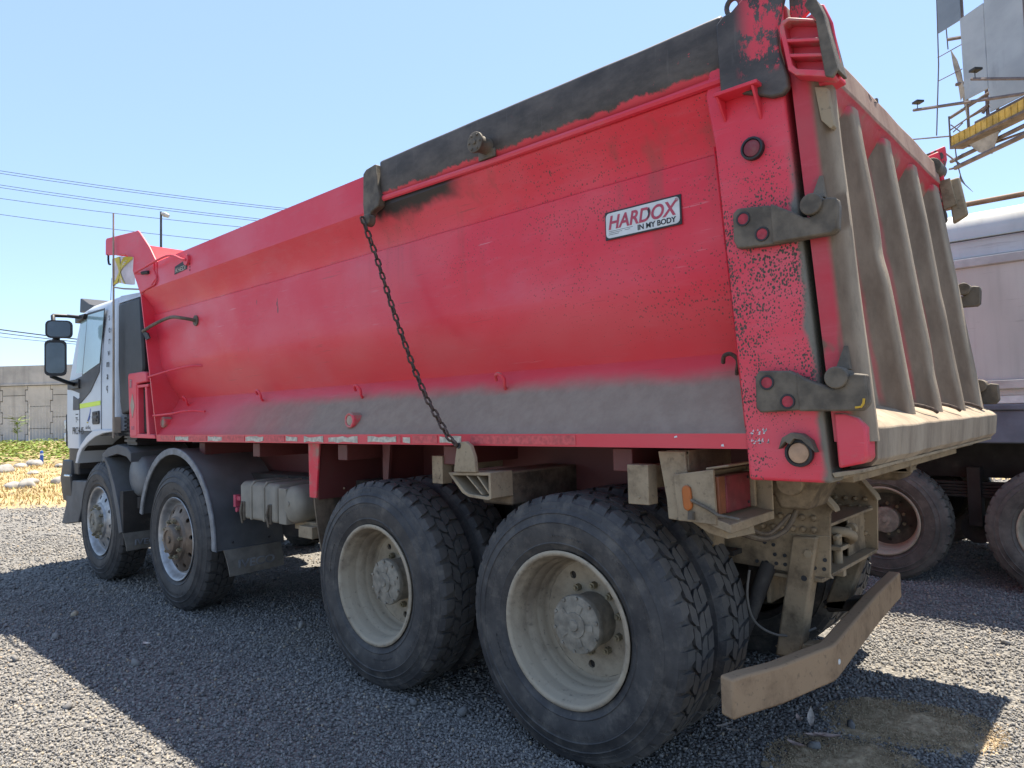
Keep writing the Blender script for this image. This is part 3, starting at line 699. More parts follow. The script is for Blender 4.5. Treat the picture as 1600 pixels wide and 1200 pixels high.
m.prism([(-4.64, 3.125), (-4.45, 2.86), (-4.47, 2.76), (-4.775, 2.706), (-4.69, 2.9), (-4.658, 3.11)], 'y', .0082, YW - .0082)
build('canopy_sheet', m, 'redmatt', truck, smooth=30)
m = MB(); m.tube([(-4.46, -.008, 2.88), (-4.40, -.008, 2.80), (-4.40, -.008, 2.77), (-4.44, -.008, 2.74), (-4.75, -.008, 2.715)], .007, 6); m.tube([(-4.45, -.008, 2.95), (-4.45, -.008, 2.87)], .007, 6); build('weld_seam', m, 'redpart', truck)
m = MB(); m.tube([(-5.6, .0, 3.21), (-5.6, .0, 3.15), (-5.585, .0, 3.11), (-5.55, 0, 3.10)], .010, 6); build('canopy_hook', m, 'ink', truck)

# dark heavy rail on the rear half
rl = [(-.022, 2.968), (-.022, 2.800), (-.004, 2.765), (.05, 2.725), (.10, 2.725), (.10, 2.975), (.0, 2.985)]
m = MB(); secs = []
for i in range(41):
    x = -1.21 + (.845 + 1.21) * i / 40; secs.append([(x, y + .004 * nz3((x, z, 1), 2.5) * (1 if y < .05 else 0), z + .004 * nz3((x, 0, 2), 3)) for y, z in rl])
m.loft(secs); ra = build('top_rail', m, 'dark', truck, .006, 40)
m = MB(); m.loft([[(x, YW - y, z) for y, z in rl] for x in (-1.21, .845)]); build('top_rail', m, 'dark', truck, .006, 40)
m = MB(); m.tube([(-1.19, -.014, 2.757), (-.3, -.012, 2.742), (.84, -.014, 2.735)], .016, 8); build('rail_bead', m, 'redpart', truck)
br = [(-1.338, 2.925), (-1.31, 2.945), (-1.22, 2.955), (-1.205, 2.80), (-1.185, 2.76), (-1.20, 2.71), (-1.27, 2.69), (-1.30, 2.63), (-1.335, 2.64), (-1.345, 2.75)]
m = MB(); m.prism(br, 'y', -.045, .0); m.cyl((-1.29, -.07, 2.645), (-1.29, -.02, 2.645), .035, 14); build('chain_bracket', m, 'hook', truck, .006)
# winch drum
m = MB(); m.cyl((-.362, -.10, 2.818), (-.362, -.02, 2.818), .040, 20); m.cyl((-.362, -.112, 2.818), (-.362, -.098, 2.818), .050, 20); m.cyl((-.362, -.12, 2.818), (-.362, -.11, 2.818), .012, 10); m.box(-.42, -.31, -.03, -.015, 2.76, 2.80)
for i in range(6):
    t = i * 1.047; m.cyl((-.362 + .036 * math.cos(t), -.117, 2.818 + .036 * math.sin(t)), (-.362 + .036 * math.cos(t), -.11, 2.818 + .036 * math.sin(t)), .007, 6)
build('winch_drum', m, 'hook', truck, .003)

# rear post with dark head
post = [(.770, 2.70), (.800, 2.50), (.872, 1.42), (.880, 1.262), (1.165, 1.262), (1.062, 2.66), (1.055, 2.95), (.83, 2.95), (.80, 2.85)]
ps = build('rear_post', MB().prism(post, 'y', -.012, .12), 'post', truck, .012, 40, 3); build('rear_post', MB().prism(post, 'y', YW - .12, YW + .012), 'post', truck, .012, 40, 3)
# sloping side of post into the recess
m = MB(); m.loft([[(.755, .10, 2.50), (.795, -.010, 2.50), (.82, .05, 2.50)], [(.838, .22, 1.45), (.872, -.010, 1.45), (.90, .05, 1.45)]]); build('post_flank', m, 'red', truck)
hd = [(.838, 2.935), (.865, 2.957), (.90, 2.962), (.94, 2.99), (.99, 3.05), (1.10, 3.075), (1.105, 2.99), (1.078, 2.90), (1.062, 2.84), (1.066, 2.76), (1.090, 2.66), (1.092, 2.618), (1.07, 2.598), (1.03, 2.602), (.95, 2.64), (.845, 2.682)]
build('post_head', MB().prism(hd, 'y', -.042, -.012), 'dark', truck, .007, 40); build('post_head', MB().prism(hd, 'y', YW + .012, YW + .042), 'dark', truck, .007, 40)
m = MB(); m.tube([(.902 + .026 * math.cos(t), -.025, 2.985 + .030 * math.sin(t)) for t in [2 * math.pi * k / 20 for k in range(20)]], .0095, 8, True); build('lifting_eye', m, 'dark', truck)
m = MB(); m.box(.838, 1.0, -.085, -.012, 2.650, 2.664); m.prism([(-.012, 2.65), (-.08, 2.65), (-.012, 2.575)], 'x', .842, .852); m.prism([(-.012, 2.65), (-.08, 2.65), (-.012, 2.545)], 'x', .975, .985); build('head_bracket', m, 'redpart', truck, .003)
# marker lamps on the post
def ringlamp(c, r, lens, name='marker_lamp'):
    m = MB().lathe([(r * .98, .0), (r, -.010), (r * .97, -.020), (r * .80, -.022), (r * .74, -.012)], 32, c); o = build(name, m, 'black', truck)
    m = MB().lathe([(r * .76, -.012), (r * .70, -.018), (r * .35, -.021), (.0005, -.022)], 24, c); build('lens', m, lens, o); return o
ringlamp((.949, -.012, 2.446), .042, 'redlens'); ol = ringlamp((1.066, -.012, 1.362), .048, 'paleamber')
m = MB().prism([(1.005, 1.375), (1.02, 1.415), (1.05, 1.432), (1.085, 1.428), (1.115, 1.405), (1.13, 1.365), (1.11, 1.385), (1.085, 1.408), (1.06, 1.412), (1.045, 1.392), (1.03, 1.402), (1.02, 1.39)], 'y', -.052, -.012); build('lamp_guard', m, 'hook', ol, .002)
# hooks that hold the tailgate
HU = [(.876, 2.221), (.896, 2.236), (1.004, 2.224), (1.105, 2.172), (1.128, 2.153), (1.150, 2.148), (1.172, 2.158), (1.193, 2.199), (1.205, 2.203), (1.236, 2.195), (1.240, 2.17), (1.234, 2.094), (1.217, 2.081), (1.146, 2.083), (1.001, 2.083), (.889, 2.091), (.875, 2.122)]
HL = [(.934, 1.629), (.948, 1.649), (1.055, 1.643), (1.109, 1.612), (1.17, 1.586), (1.198, 1.573), (1.231, 1.583), (1.246, 1.615), (1.262, 1.622), (1.298, 1.616), (1.302, 1.523), (1.281, 1.500), (1.074, 1.507), (.947, 1.502), (.932, 1.518)]
def hook(poly, holes, pin, far=False):
    s = (lambda a, b: (YW - b, YW - a)) if far else (lambda a, b: (a, b))
    m = MB(); m.prism(poly, 'y', *s(-.050, -.016)); xs = [p[0] for p in poly]; zs = [p[1] for p in poly]
    xm = holes[1][0] + .035
    front = [p for p in poly if p[0] > xm]; o = build('tailgate_hook', m, 'hook', truck, .006, 40)
    zt = max(p[1] for p in poly if p[0] < xm + .03); 
    fr = [p for p in poly if p[0] > xm + .005]; fr = fr + [(xm + .005, min(zs) + .004), (xm + .002, zt - .012)]
    m = MB(); m.prism(fr, 'y', *s(-.064, -.050)); build('hook_claw', m, 'hook', o, .006, 40)
    for hx, hz in holes:
        m = MB().cyl((hx, s(-.0525, 0)[0] if not far else YW + .0525, hz), (hx, s(-.049, 0)[0] if not far else YW + .049, hz), .019, 20); build('red_hole_disc', m, 'redhole', o); build('plug_rim', MB().lathe([(.019, 0), (.020, -.003), (.025, -.003), (.026, 0)], 20, (hx, -.0515 if not far else YW + .0515, hz)) if not far else MB().lathe([(.019, 0), (.026, .002)], 20, (hx, YW + .0515, hz)), 'ink', o)  # dark ring around a darkened red disc imitates a shaded, recessed hole
    px, pz = pin
    m = MB().cyl((px, -.078 if not far else YW + .078, pz), (px, .02 if not far else YW - .02, pz), .036, 26); build('latch_pin', m, 'hook', o, .004)
    if not far:
        m = MB().loft([[(px - .014, -.03, pz + .028), (px + .030, -.03, pz + .028), (px + .030, .0, pz + .028), (px - .014, .0, pz + .028)], [(px + .012, -.014, pz + .105), (px + .022, -.014, pz + .105), (px + .022, -.004, pz + .105), (px + .012, -.004, pz + .105)]]); build('pin_wedge', m, 'hook', o)
hook(HU, [(.916, 2.193), (.982, 2.126)], (1.159, 2.188)); hook(HL, [(.976, 1.606), (1.045, 1.538)], (1.212, 1.610))
hook(HU, [(.916, 2.193), (.982, 2.126)], (1.159, 2.188), True); hook(HL, [(.976, 1.606), (1.045, 1.538)], (1.212, 1.610), True)
m = MB().tube([(1.265, -.068, 1.512), (1.283, -.068, 1.514), (1.290, -.068, 1.525), (1.292, -.068, 1.54)], .004, 6); build('chalk_mark', m, 'yellowpaint', truck)
# rear sill of the floor
m = MB().box(.95, 1.158, .12, YW - .12, 1.264, 1.30); m.box(1.0, 1.14, .3, 2.1, 1.235, 1.262); build('rear_sill', m, 'tan', truck, .004)

# ---- tailgate
def xc(z): return 1.24 - .125 * (z - 1.46)
gate = MB(); NZ = 46
yy = [(.12, -.072), (0, -.072), (0, .0), (.010, .012), (.046, .046), (.085, .044), (.125, .0), (.19, -.098)]
for yc in (.79, 1.30, 1.82):
    yy += [(yc - .135, -.100), (yc - .110, -.092), (yc - .064, -.022), (yc - .046, -.006), (yc - .022, .0), (yc + .028, .0), (yc + .052, -.006), (yc + .075, -.022), (yc + .14, -.100)]
yy += [(2.31 - .135, -.100), (2.31 - .110, -.092), (2.31 - .064, -.022), (2.31 - .046, -.006), (2.31 - .022, .0), (2.37, .0), (2.44, -.03), (YW, -.04), (YW, -.12)]
secs = []
dents = [(.79, 2.16, .008), (1.30, 1.66, .005), (1.82, 2.10, .003)]
for k in range(NZ + 1):
    z = 1.40 + (2.80 - 1.40) * k / NZ; row = []
    for y, d in yy:
        if y < .13:
            row.append((1.345 - .07 * z + d + .004 * nz3((y, z, 2), 3) * (y > .03), y, z)); continue
        w = 0.
        if d > -.02:
            w = .003 * nz3((y * 2, z, 3), 3)
            for yc, zc, a in dents: w -= a * math.exp(-((y - yc) / .09) ** 2 - ((z - zc) / .07) ** 2)
        fade = min(1, max(0, (2.83 - z) / .03)); dd = d
        if y > .2 and d > -.095 and y < 2.2: dd = -.100 + (d + .100) * fade
        row.append((xc(z) + dd + w, y + .0015 * nz3((y * 1.3, z, 8), 2.4) * (1 if d > -.03 and 0.02 < y < 2.4 else 0), z))
    secs.append(row)
gate.loft(secs, caps=False, closed=False)
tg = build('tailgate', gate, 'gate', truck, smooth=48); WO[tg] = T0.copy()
m = MB(); m.loft([[(xc(z) - .165, y, z) for y, z in [(0, 1.40), (YW, 1.40), (YW, 2.95), (0, 2.95)]], [(xc(z) - .135, y, z) for y, z in [(0, 1.40), (YW, 1.40), (YW, 2.95), (0, 2.95)]]]); build('inner_skin', m, 'gate', tg, smooth=0)
tb = [(.94, 2.60), (.968, 2.62), (1.058, 2.812), (1.078, 2.835), (1.064, 2.955), (1.04, 2.975), (.94, 2.975)]
m = MB(); secs = []
for i in range(31):
    y = .05 + (YW - .1) * i / 30; secs.append([(x + .004 * nz3((y, z, 0), 3), y, z + .006 * nz3((y, 3, 0), 2)) for x, z in tb])
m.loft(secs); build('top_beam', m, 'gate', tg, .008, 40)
bb = [(1.10, 1.36), (1.10, 1.525), (1.185, 1.500), (1.272, 1.455), (1.288, 1.440), (1.280, 1.335), (1.258, 1.312), (1.20, 1.300)]
m = MB(); secs = []
for i in range(61):
    y = .09 + (YW - .09) * i / 60; secs.append([(x + .006 * nz3((y * 2, z * 2, 0), 2.2) * (x > 1.19), y, z + .005 * nz3((y * 2, 3, x), 2.5)) for x, z in bb])
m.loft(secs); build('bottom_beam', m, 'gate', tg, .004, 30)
m = MB().prism([(1.178, 1.495), (1.215, 1.495), (1.255, 1.478), (1.276, 1.446), (1.276, 1.345), (1.262, 1.330), (1.186, 1.312)], 'y', -.008, .09); build('beam_end', m, 'redend', tg, .008)
m = MB().prism([(1.16, 1.296), (1.262, 1.312), (1.262, 1.300), (1.17, 1.28)], 'y', .0, YW - .05); build('beam_lip', m, 'tan', tg, .002)
for y in (.98, 1.46, 2.02):
    m = MB().tube([(1.20, y - .05, 1.515), (1.235, y - .02, 1.505), (1.262, y + .03, 1.49), (1.272, y + .05, 1.478)], .008, 8); build('rebar_stub', m, 'rust', tg)
# hinge bracket at the top of the tailgate (near and far)
def hinge(far):
    f = (lambda y: YW - y) if far else (lambda y: y)
    o = None
    plate = [(1.085, 2.842), (1.165, 2.855), (1.175, 2.878), (1.19, 2.884), (1.21, 2.872), (1.235, 2.80), (1.258, 2.62), (1.242, 2.596), (1.13, 2.642), (1.10, 2.665)]
    m = MB(); m.prism(plate if not far else [(1.06, 2.86), (1.12, 2.87), (1.15, 2.70), (1.08, 2.68)], 'y', *sorted((f(-.008), f(.004)))); hb = build('hinge_bracket', m, 'redpart' if not far else 'tan', truck, .004)
    if far:
        for nm, pl_, y_ in (('far_plate', [(1.10, 2.86), (1.165, 2.87), (1.20, 2.63), (1.12, 2.59)], (.012, .05)), ('far_arm', [(.98, 3.03), (1.07, 3.05), (1.09, 2.86), (1.02, 2.72), (.96, 2.9)], (.0, .03))):
            build(nm, MB().prism(pl_, 'y', YW + y_[0], YW + y_[1]), 'tan' if nm == 'far_plate' else 'reddusty', hb, .012)
        build('hinge_pin', MB().cyl((1.05, YW - .12, 2.93), (1.05, YW + .05, 2.93), .05, 20), 'hook', hb, .004)
        return
    rim = [(1.078, 2.820), (1.086, 2.842), (1.11, 2.846), (1.195, 2.806), (1.195, 2.798), (1.11, 2.834), (1.092, 2.826), (1.115, 2.68), (1.13, 2.660), (1.225, 2.622), (1.238, 2.632), (1.246, 2.60), (1.236, 2.594), (1.125, 2.640), (1.102, 2.664)]
    m = MB(); m.prism(rim, 'y', *sorted((f(-.062), f(.0))))
    for (x0, z0, x1, z1) in [(1.098, 2.776, 1.212, 2.738), (1.104, 2.722, 1.222, 2.682)]:
        m.prism([(x0, z0), (x1, z1), (x1, z1 - .012), (x0, z0 - .012)], 'y', *sorted((f(-.060), f(.0))))
    build('louvre', m, 'redpink', hb, .003)
    wing = [(1.165, 2.862), (1.178, 2.880), (1.205, 2.868), (1.225, 2.81), (1.262, 2.61), (1.245, 2.588), (1.222, 2.60), (1.21, 2.70), (1.20, 2.80)]
    m = MB(); m.prism(wing, 'y', *sorted((f(-.068), f(-.056)))); m.prism([(1.205, 2.868), (1.225, 2.81), (1.262, 2.61), (1.25, 2.61), (1.213, 2.81), (1.195, 2.862)], 'y', *sorted((f(-.056), f(.03)))); build('wing_plate', m, 'hook', hb, .003)
    build('hinge_arm', MB().prism([(1.04, 2.83), (1.19, 2.80), (1.24, 2.62), (1.14, 2.60), (1.05, 2.66)], 'y', .012, .10), 'redpart', hb, .006); build('hinge_ear', MB().prism([(1.10, 2.85), (1.17, 2.90), (1.165, 2.99), (1.10, 3.06), (1.085, 3.06), (1.085, 2.9)], 'y', .02, .04), 'dark', hb, .004)
hinge(False); hinge(True)
m = MB().prism([(1.165, 2.605), (1.205, 2.590), (1.222, 2.455), (1.212, 2.445), (1.182, 2.484)], 'y', -.004, .03); build('dusty_tab', m, 'tan', tg, .003)
m = MB().box(xc(2.9) - .065, xc(2.9) + .004, 1.17, 1.19, 2.82, 2.972); build('beam_seam', m, 'hook', tg)
m = MB()
for q in ([(1.02, 2.94), (1.06, 2.925), (1.03, 2.90), (1.07, 2.885), (1.04, 2.86)], [(1.10, 2.93), (1.14, 2.94), (1.12, 2.90), (1.15, 2.88), (1.11, 2.865)]): m.tube([(1.058 + .012 * (2.9 - z) * 8 / 8 + .006, y, z) for y, z in q], .005, 5)
build('beam_mark', m, 'ink', tg)

# ---- skirt details, rods, hooks
def rod(pts, r, mat, flange=None):
    m = MB().tube(smooth_path(pts), r, 8)
    if flange: m.cyl(flange[0], flange[1], .045, 12)
    build('brace_rod', m, mat, truck)
rod([(-4.60, -.01, 2.865), (-4.78, -.05, 2.885), (-4.60, -.05, 2.90), (-4.05, -.055, 2.92), (-3.80, -.04, 2.85), (-3.78, -.004, 2.845)], .0095, 'redpart', ((-3.785, -.020, 2.845), (-3.785, -.001, 2.845)))
m = MB().cyl((-4.66, -.03, 2.872), (-4.56, -.012, 2.865), .016, 8); build('rod_end', m, 'ink', truck)
rod([(-4.70, -.01, 2.355), (-4.45, -.02, 2.385), (-4.1, -.02, 2.41), (-3.90, .0, 2.385), (-3.86, .10, 2.366)], .014, 'hook', ((-3.857, .085, 2.366), (-3.857, .102, 2.366)))
m = MB().prism([(-4.74, 2.37), (-4.60, 2.33), (-4.55, 2.28), (-4.63, 2.27), (-4.70, 2.33)], 'y', -.012, .0); build('scuff_plate', m, 'ink', truck)
rod([(-4.60, -.005, 1.94), (-4.2, .03, 1.975), (-3.95, .08, 1.995), (-3.83, .13, 1.99)], .009, 'redpart')
rod([(-4.50, -.005, 1.595), (-4.2, .02, 1.605), (-3.95, .06, 1.625), (-3.77, .12, 1.615)], .009, 'redpart')
for x, z, mt in [(-4.23, 1.69, 'redpart'), (-2.95, 1.69, 'redpart'), (-1.68, 1.665, 'redpart'), (-.465, 1.665, 'reddusty'), (.765, 1.67, 'rust')]:
    y0 = .236 - (1.742 - z) * .717 ; y0 = max(.03, y0)
    m = MB().tube(smooth_path([(x - .045, y0 - .03, z + .03), (x - .03, y0 - .05, z + .055), (x + .0, y0 - .055, z + .06), (x + .022, y0 - .045, z + .035), (x + .012, y0 - .03, z), (x - .002, y0 - .005, z - .02)]), .0085, 8); build('sheet_hook', m, mt, truck)
for x, z, y in [(-4.42, 1.535, .075), (-1.62, 1.512, .06)]:
    m = MB().lathe([(.046, .03), (.048, -.03), (.042, -.038), (.032, -.036), (.029, -.026)], 24, (x, y, z)); o = build('skirt_lamp', m, 'redpink', truck)
    m = MB().lathe([(.030, -.026), (.028, -.033), (.0005, -.035)], 20, (x, y, z)); build('lens', m, 'beige', o)
# reflective tape remains along the rub rail
def zr(x): return 1.378, 1.424
segs = [(-4.05, -3.80), (-3.45, -3.22), (-2.85, -2.60), (-2.30, -2.16), (-2.08, -1.86), (-1.80, -1.50), (-1.40, -1.14), (-1.08, -1.02), (-.78, -.62)]
for a, b in segs:
    n = max(2, int((b - a) / .04)); xs = np.linspace(a, b, n); top = [1.420 - random.uniform(0, .012) for _ in xs]; bot = [1.377 + random.uniform(0, .010) for _ in xs]
    build('white_tape', MB().prism([(x, z) for x, z in zip(xs, bot)] + [(x, z) for x, z in zip(xs[::-1], top[::-1])], 'y', -.0035, .001), 'tapewhite', truck, smooth=0)
for a, b in [(-4.35, -4.07), (-3.78, -3.47), (-3.20, -2.87), (-2.58, -2.32), (-1.12, -1.10), (-1.0, -.80), (-.55, .1)]:
    build('red_tape', MB().box(a, b, -.003, .001, 1.380, 1.421), 'tapered', truck, smooth=0)
m = MB()
for _ in range(3):
    x = random.uniform(-.4, .86); z = random.choice([random.uniform(1.376, 1.388), random.uniform(1.41, 1.424)]); w = random.uniform(.004, .025); m.prism([(x, z), (x + w, z + random.uniform(-.004, .004)), (x + w * .8, z + .009), (x + .001, z + .006)], 'y', -.0028, .001)
for _ in range(26):
    x = random.uniform(.885, .955); z = random.choice([1.398, 1.432]) + random.uniform(-.008, .008); w = random.uniform(.004, .010); m.prism([(x, z), (x + w, z), (x + w, z + random.uniform(.004, .012))], 'y', -.0145, -.010)
build('paint_flakes', m, 'plate', truck, smooth=0)
# sign plate on the panel
sgy = .094
m = MB().box(.284, .654, sgy - .004, sgy, 2.262, 2.385); sg = build('sign_plate', m, 'ink', truck, .001)
m = MB(); rr = .018; x0, x1, z0, z1 = .290, .647, 2.269, 2.378; pts = []
for cx, cz, a0 in [(x1 - rr, z1 - rr, 0), (x0 + rr, z1 - rr, 90), (x0 + rr, z0 + rr, 180), (x1 - rr, z0 + rr, 270)]:
    pts += [(cx + rr * math.cos(R(a0 + a)), cz + rr * math.sin(R(a0 + a))) for a in (0, 30, 60, 90)]
m.prism(pts, 'y', sgy - .0055, sgy - .0035); build('sign_face', m, 'plate', sg, smooth=0)
text('sign_lettering', 'HARDOX', .082, (.300, sgy - .0062, 2.307), (1, 0, 0), (0, 0, 1), 'signred', sg, .22, .0018, .0008, sx=.93)
text('sign_lettering', 'IN MY BODY', .031, (.448, sgy - .0062, 2.277), (1, 0, 0), (0, 0, 1), 'ink', sg, 0, .0007, .0008, sx=1.02)
text('sign_lettering', '©', .020, (.628, sgy - .0062, 2.358), (1, 0, 0), (0, 0, 1), 'signred', sg, 0, 0, .0006)
m = MB()
for a, b, z in [(.305, .425, 2.297), (.305, .372, 2.290), (.385, .412, 2.290), (.303, .355, 2.283)]: build('small_print_line', MB().box(a, b, sgy - .0062, sgy - .0052, z, z + .0016), 'ink', sg, smooth=0)
m = MB()
m.prism([(.497, 2.315), (.505, 2.318), (.512, 2.345), (.508, 2.362), (.500, 2.352), (.503, 2.335)], 'y', sgy - .0074, sgy - .005)
build('sign_scratch', m, 'ink', sg, smooth=0)
for q in [sg] + list(sg.children):
    q.data.transform(Matrix.Translation((-.055, 0, .0035)))

# dark worn decal near the front of the rail
m = MB().prism([(-4.04, 2.765), (-3.80, 2.775), (-3.79, 2.83), (-3.82, 2.855), (-4.03, 2.83)], 'y', -.0035, -.0005); dc = build('worn_decal', m, 'ink', truck, smooth=0)
text('worn_lettering', 'KHEDI', .055, (-4.02, -.0042, 2.775), (1, 0, 0), (0, 0, 1), 'tapewhite', dc, .1, 0, .0004, sx=1.25)
m = MB()
for z in (2.75, 2.775, 2.80, 2.83): m.box(-3.75, -3.742, -.003, -.001, z, z + .016)
build('small_marks', m, 'ink', truck, smooth=0)

# ---- chain
pth = [(-1.30, -.085, 2.66), (-1.274, -.075, 2.585), (-1.221, -.05, 2.425), (-1.135, -.045, 2.215), (-1.041, -.045, 2.010), (-.926, -.045, 1.782), (-.814, -.05, 1.607), (-.709, -.06, 1.49), (-.635, -.072, 1.415), (-.572, -.078, 1.378)]
pts = [Vector(p) for p in pth]; L = [0]
for a, b in zip(pts, pts[1:]): L.append(L[-1] + (b - a).length)
def along(s):
    for i in range(len(pts) - 1):
        if s <= L[i + 1] or i == len(pts) - 2:
            t = (s - L[i]) / (L[i + 1] - L[i]); return pts[i].lerp(pts[i + 1], t)
m = MB(); pitch = .043; nl = int(L[-1] / pitch)
for i in range(nl):
    s = (i + .5) * L[-1] / nl; c = along(s); t = (along(min(L[-1], s + .02)) - along(max(0, s - .02))).normalized()
    a = t.cross(Vector((0, 1, 0))).normalized(); b = t.cross(a).normalized(); ang = (.35 if i % 2 else .35 + math.pi / 2) + random.uniform(-.2, .2)
    w = a * math.cos(ang) + b * math.sin(ang); hl, hw = .0195, .0125; lp_ = []
    for k in range(12):
        q = 2 * math.pi * k / 12; cx, sy = math.cos(q), math.sin(q); lp_.append(c + t * (hl * (1 if sy >= 0 else -1) * .55 + hw * sy * .95) + w * hw * cx)
    m.tube(lp_, .0062, 6, True)
build('chain', m, 'rust', truck, smooth=60)

# ---- outrigger with chain lug
lug = [(-.612, 1.243), (-.600, 1.31), (-.588, 1.365), (-.565, 1.392), (-.525, 1.395), (-.490, 1.375), (-.466, 1.32), (-.458, 1.246)]
m = MB().prism(lug, 'y', -.066, -.042); og = build('outrigger', m, 'tan', truck, .004)
m = MB().cyl((-.570, -.070, 1.374), (-.570, -.038, 1.374), .015, 12); build('lug_hole', m, 'ink', og)
def ringprism(m, outer, inner, y0, y1):
    n = len(outer); m.loft([[(p[0], y0, p[1]) for p in outer], [(p[0], y0, p[1]) for p in inner], [(p[0], y1, p[1]) for p in inner], [(p[0], y1, p[1]) for p in outer], [(p[0], y0, p[1]) for p in outer]], caps=False)
m = MB(); out = [(-.664, 1.238), (-.37, 1.248), (-.368, 1.125), (-.39, 1.118), (-.52, 1.126), (-.565, 1.143)]; inn_ = [(-.632, 1.225), (-.385, 1.233), (-.384, 1.138), (-.40, 1.133), (-.515, 1.139), (-.545, 1.150)]
ringprism(m, out, inn_, -.055, .10)
for xa, xb in [(-.545, -.44), (-.47, -.385)]: m.prism([(xa, 1.228), (xa + .012, 1.228), (xb + .012, 1.14), (xb, 1.14)], 'y', -.05, .10)
m.prism(inn_, 'y', .09, .10); build('flared_end', m, 'tan', og, .003)
m = MB().box(-.58, -.375, .10, .95, 1.075, 1.240); build('beam', m, 'chassisdark', og, .01)
for (x0, x1, z0, z1, y, mt) in [(-.985, -.90, 1.155, 1.305, .12, 'tan'), (.325, .425, 1.135, 1.298, .05, 'tan')]:
    m = MB().box(x0, x1, y, y + .07, z0, z1); m.box(x0 + .02, x1 - .02, y + .068, y + .5, z0 + .06, z1 - .01); m.cyl((x0 + .055, y - .003, z0 + .03), (x0 + .055, y + .002, z0 + .03), .006, 8); build('angle_bracket', m, mt, truck, .003)

# ---- cross plate and mud flap ahead of the rear bogie
m = MB(); m.loft([[(-2.19, .095, 1.366), (-2.06, .095, 1.366), (-2.06, .11, 1.366), (-2.19, .11, 1.366)], [(-2.185, .095, 1.01), (-2.105, .095, 1.01), (-2.105, .11, 1.01), (-2.185, .11, 1.01)]]); cp = build('body_outrigger', m, 'redpink', truck, .003)
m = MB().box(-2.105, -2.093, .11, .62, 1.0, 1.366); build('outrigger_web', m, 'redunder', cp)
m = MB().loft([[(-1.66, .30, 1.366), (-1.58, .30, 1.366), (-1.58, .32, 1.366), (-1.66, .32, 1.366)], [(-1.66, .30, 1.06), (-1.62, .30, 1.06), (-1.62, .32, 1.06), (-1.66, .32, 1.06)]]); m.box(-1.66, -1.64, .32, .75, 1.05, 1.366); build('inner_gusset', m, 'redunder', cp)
for y, z in [(.30, 1.055), (.33, 1.025)]:
    m = MB().ball((-2.088, y, z), .008, 8, 5); build('bolt', m, 'tan', cp)
m = MB(); secs = []
for i in range(15):
    t = i / 14; z = 1.01 - .50 * t; x = -2.12 + .10 * t * t; secs.append([(x, .085 + .02 * math.sin(t * 2), z), (x, .62, z), (x + .012, .62, z), (x + .012, .085 + .02 * math.sin(t * 2), z)])
m.loft(secs); build('rubber_flap', m, 'chassisdark', truck)

# ---- battery/tank box
m = MB()
for x0, x1 in [(-3.15, -2.985), (-2.975, -2.80), (-2.79, -2.62)]:
    m.prism([(.10, .80), (.10, 1.045), (.125, 1.075), (.80, 1.085), (.80, .80)], 'x', x0, x1)
bx = build('battery_box', m, 'tank', truck, .022, 45, 3)
m = MB()
for x in (-2.98, -2.795): m.prism([(.095, .80), (.095, 1.04), (.125, 1.085), (.80, 1.095), (.80, .80)], 'x', x - .012, x + .012)
m.prism([(.105, .80), (.105, 1.05), (.80, 1.08), (.80, .80)], 'x', -2.60, -2.50); build('strap', m, 'tank', bx, .006)
m = MB()
for x in (-3.085, -2.70): m.box(x - .018, x + .018, .088, .11, .79, .93); m.tube([(x, .085, .93), (x - .01, .075, .86), (x, .085, .77)], .01, 6)
build('latch', m, 'hook', bx, .004)
m = MB().lathe([(.0005, -.01), (.06, -.006), (.105, .006), (.125, .03), (.130, .06), (.130, .75)], 32, (-2.46, .11, .94)); build('air_cylinder', m, 'tank', bx)
m = MB().cyl((-2.46, .095, .95), (-2.46, .12, .95), .016, 8); build('cylinder_boss', m, 'tank', bx)
m = MB().box(-2.55, -2.2, .2, .8, .76, .82); m.box(-2.42, -2.25, .15, .3, .72, .80); build('box_tray', m, 'tan', bx, .004)
m = MB(); m.box(-3.21, -3.15, .10, .16, .93, .96); m.box(-3.235, -3.20, .09, .13, .88, .97); m.cyl((-3.19, .09, .86), (-3.19, .14, .86), .018, 8); build('drain_valve', m, 'signred', bx)

# ---- mudguards
def arch(cx, cz, r, a0, a1, y0, y1, th, n=24, lip=.03):
    m = MB(); secs = []
    for i in range(n + 1):
        t = R(a0 + (a1 - a0) * i / n); c, s_ = math.cos(t), math.sin(t)
        secs.append([(cx + r * c, y0, cz + r * s_), (cx + r * c, y1, cz + r * s_), (cx + (r - th) * c, y1, cz + (r - th) * s_), (cx + (r - th) * c, y0, cz + (r - th) * s_)])
    return m, secs
m, secs = arch(-4.067, .575, .735, 168, -2, -.01, .56, .018)
secs.append([(x, y, .548) for x, y in [(-3.315, -.01), (-3.315, .56), (-3.333, .56), (-3.333, -.01)]])
m.loft(secs); mg = build('mudguard', m, 'guard', truck, smooth=30)
m, secs = arch(-4.067, .575, .745, 168, -2, -.018, .0, .055)
secs.append([(x, y, .545) for x, y in [(-3.305, -.018), (-3.305, .0), (-3.36, .0), (-3.36, -.018)]]); m.loft(secs); build('mudguard_lip', m, 'guardlip', mg, .006, 30)
m = MB(); 
for y, z in [(.12, .60), (.42, .60)]: m.ball((-3.312, y, z), .010, 8, 5)
m.box(-3.316, -3.30, .20, .26, .80, .98); m.box(-3.31, -3.285, .215, .235, .83, .95); build('clip', m, 'black', mg)
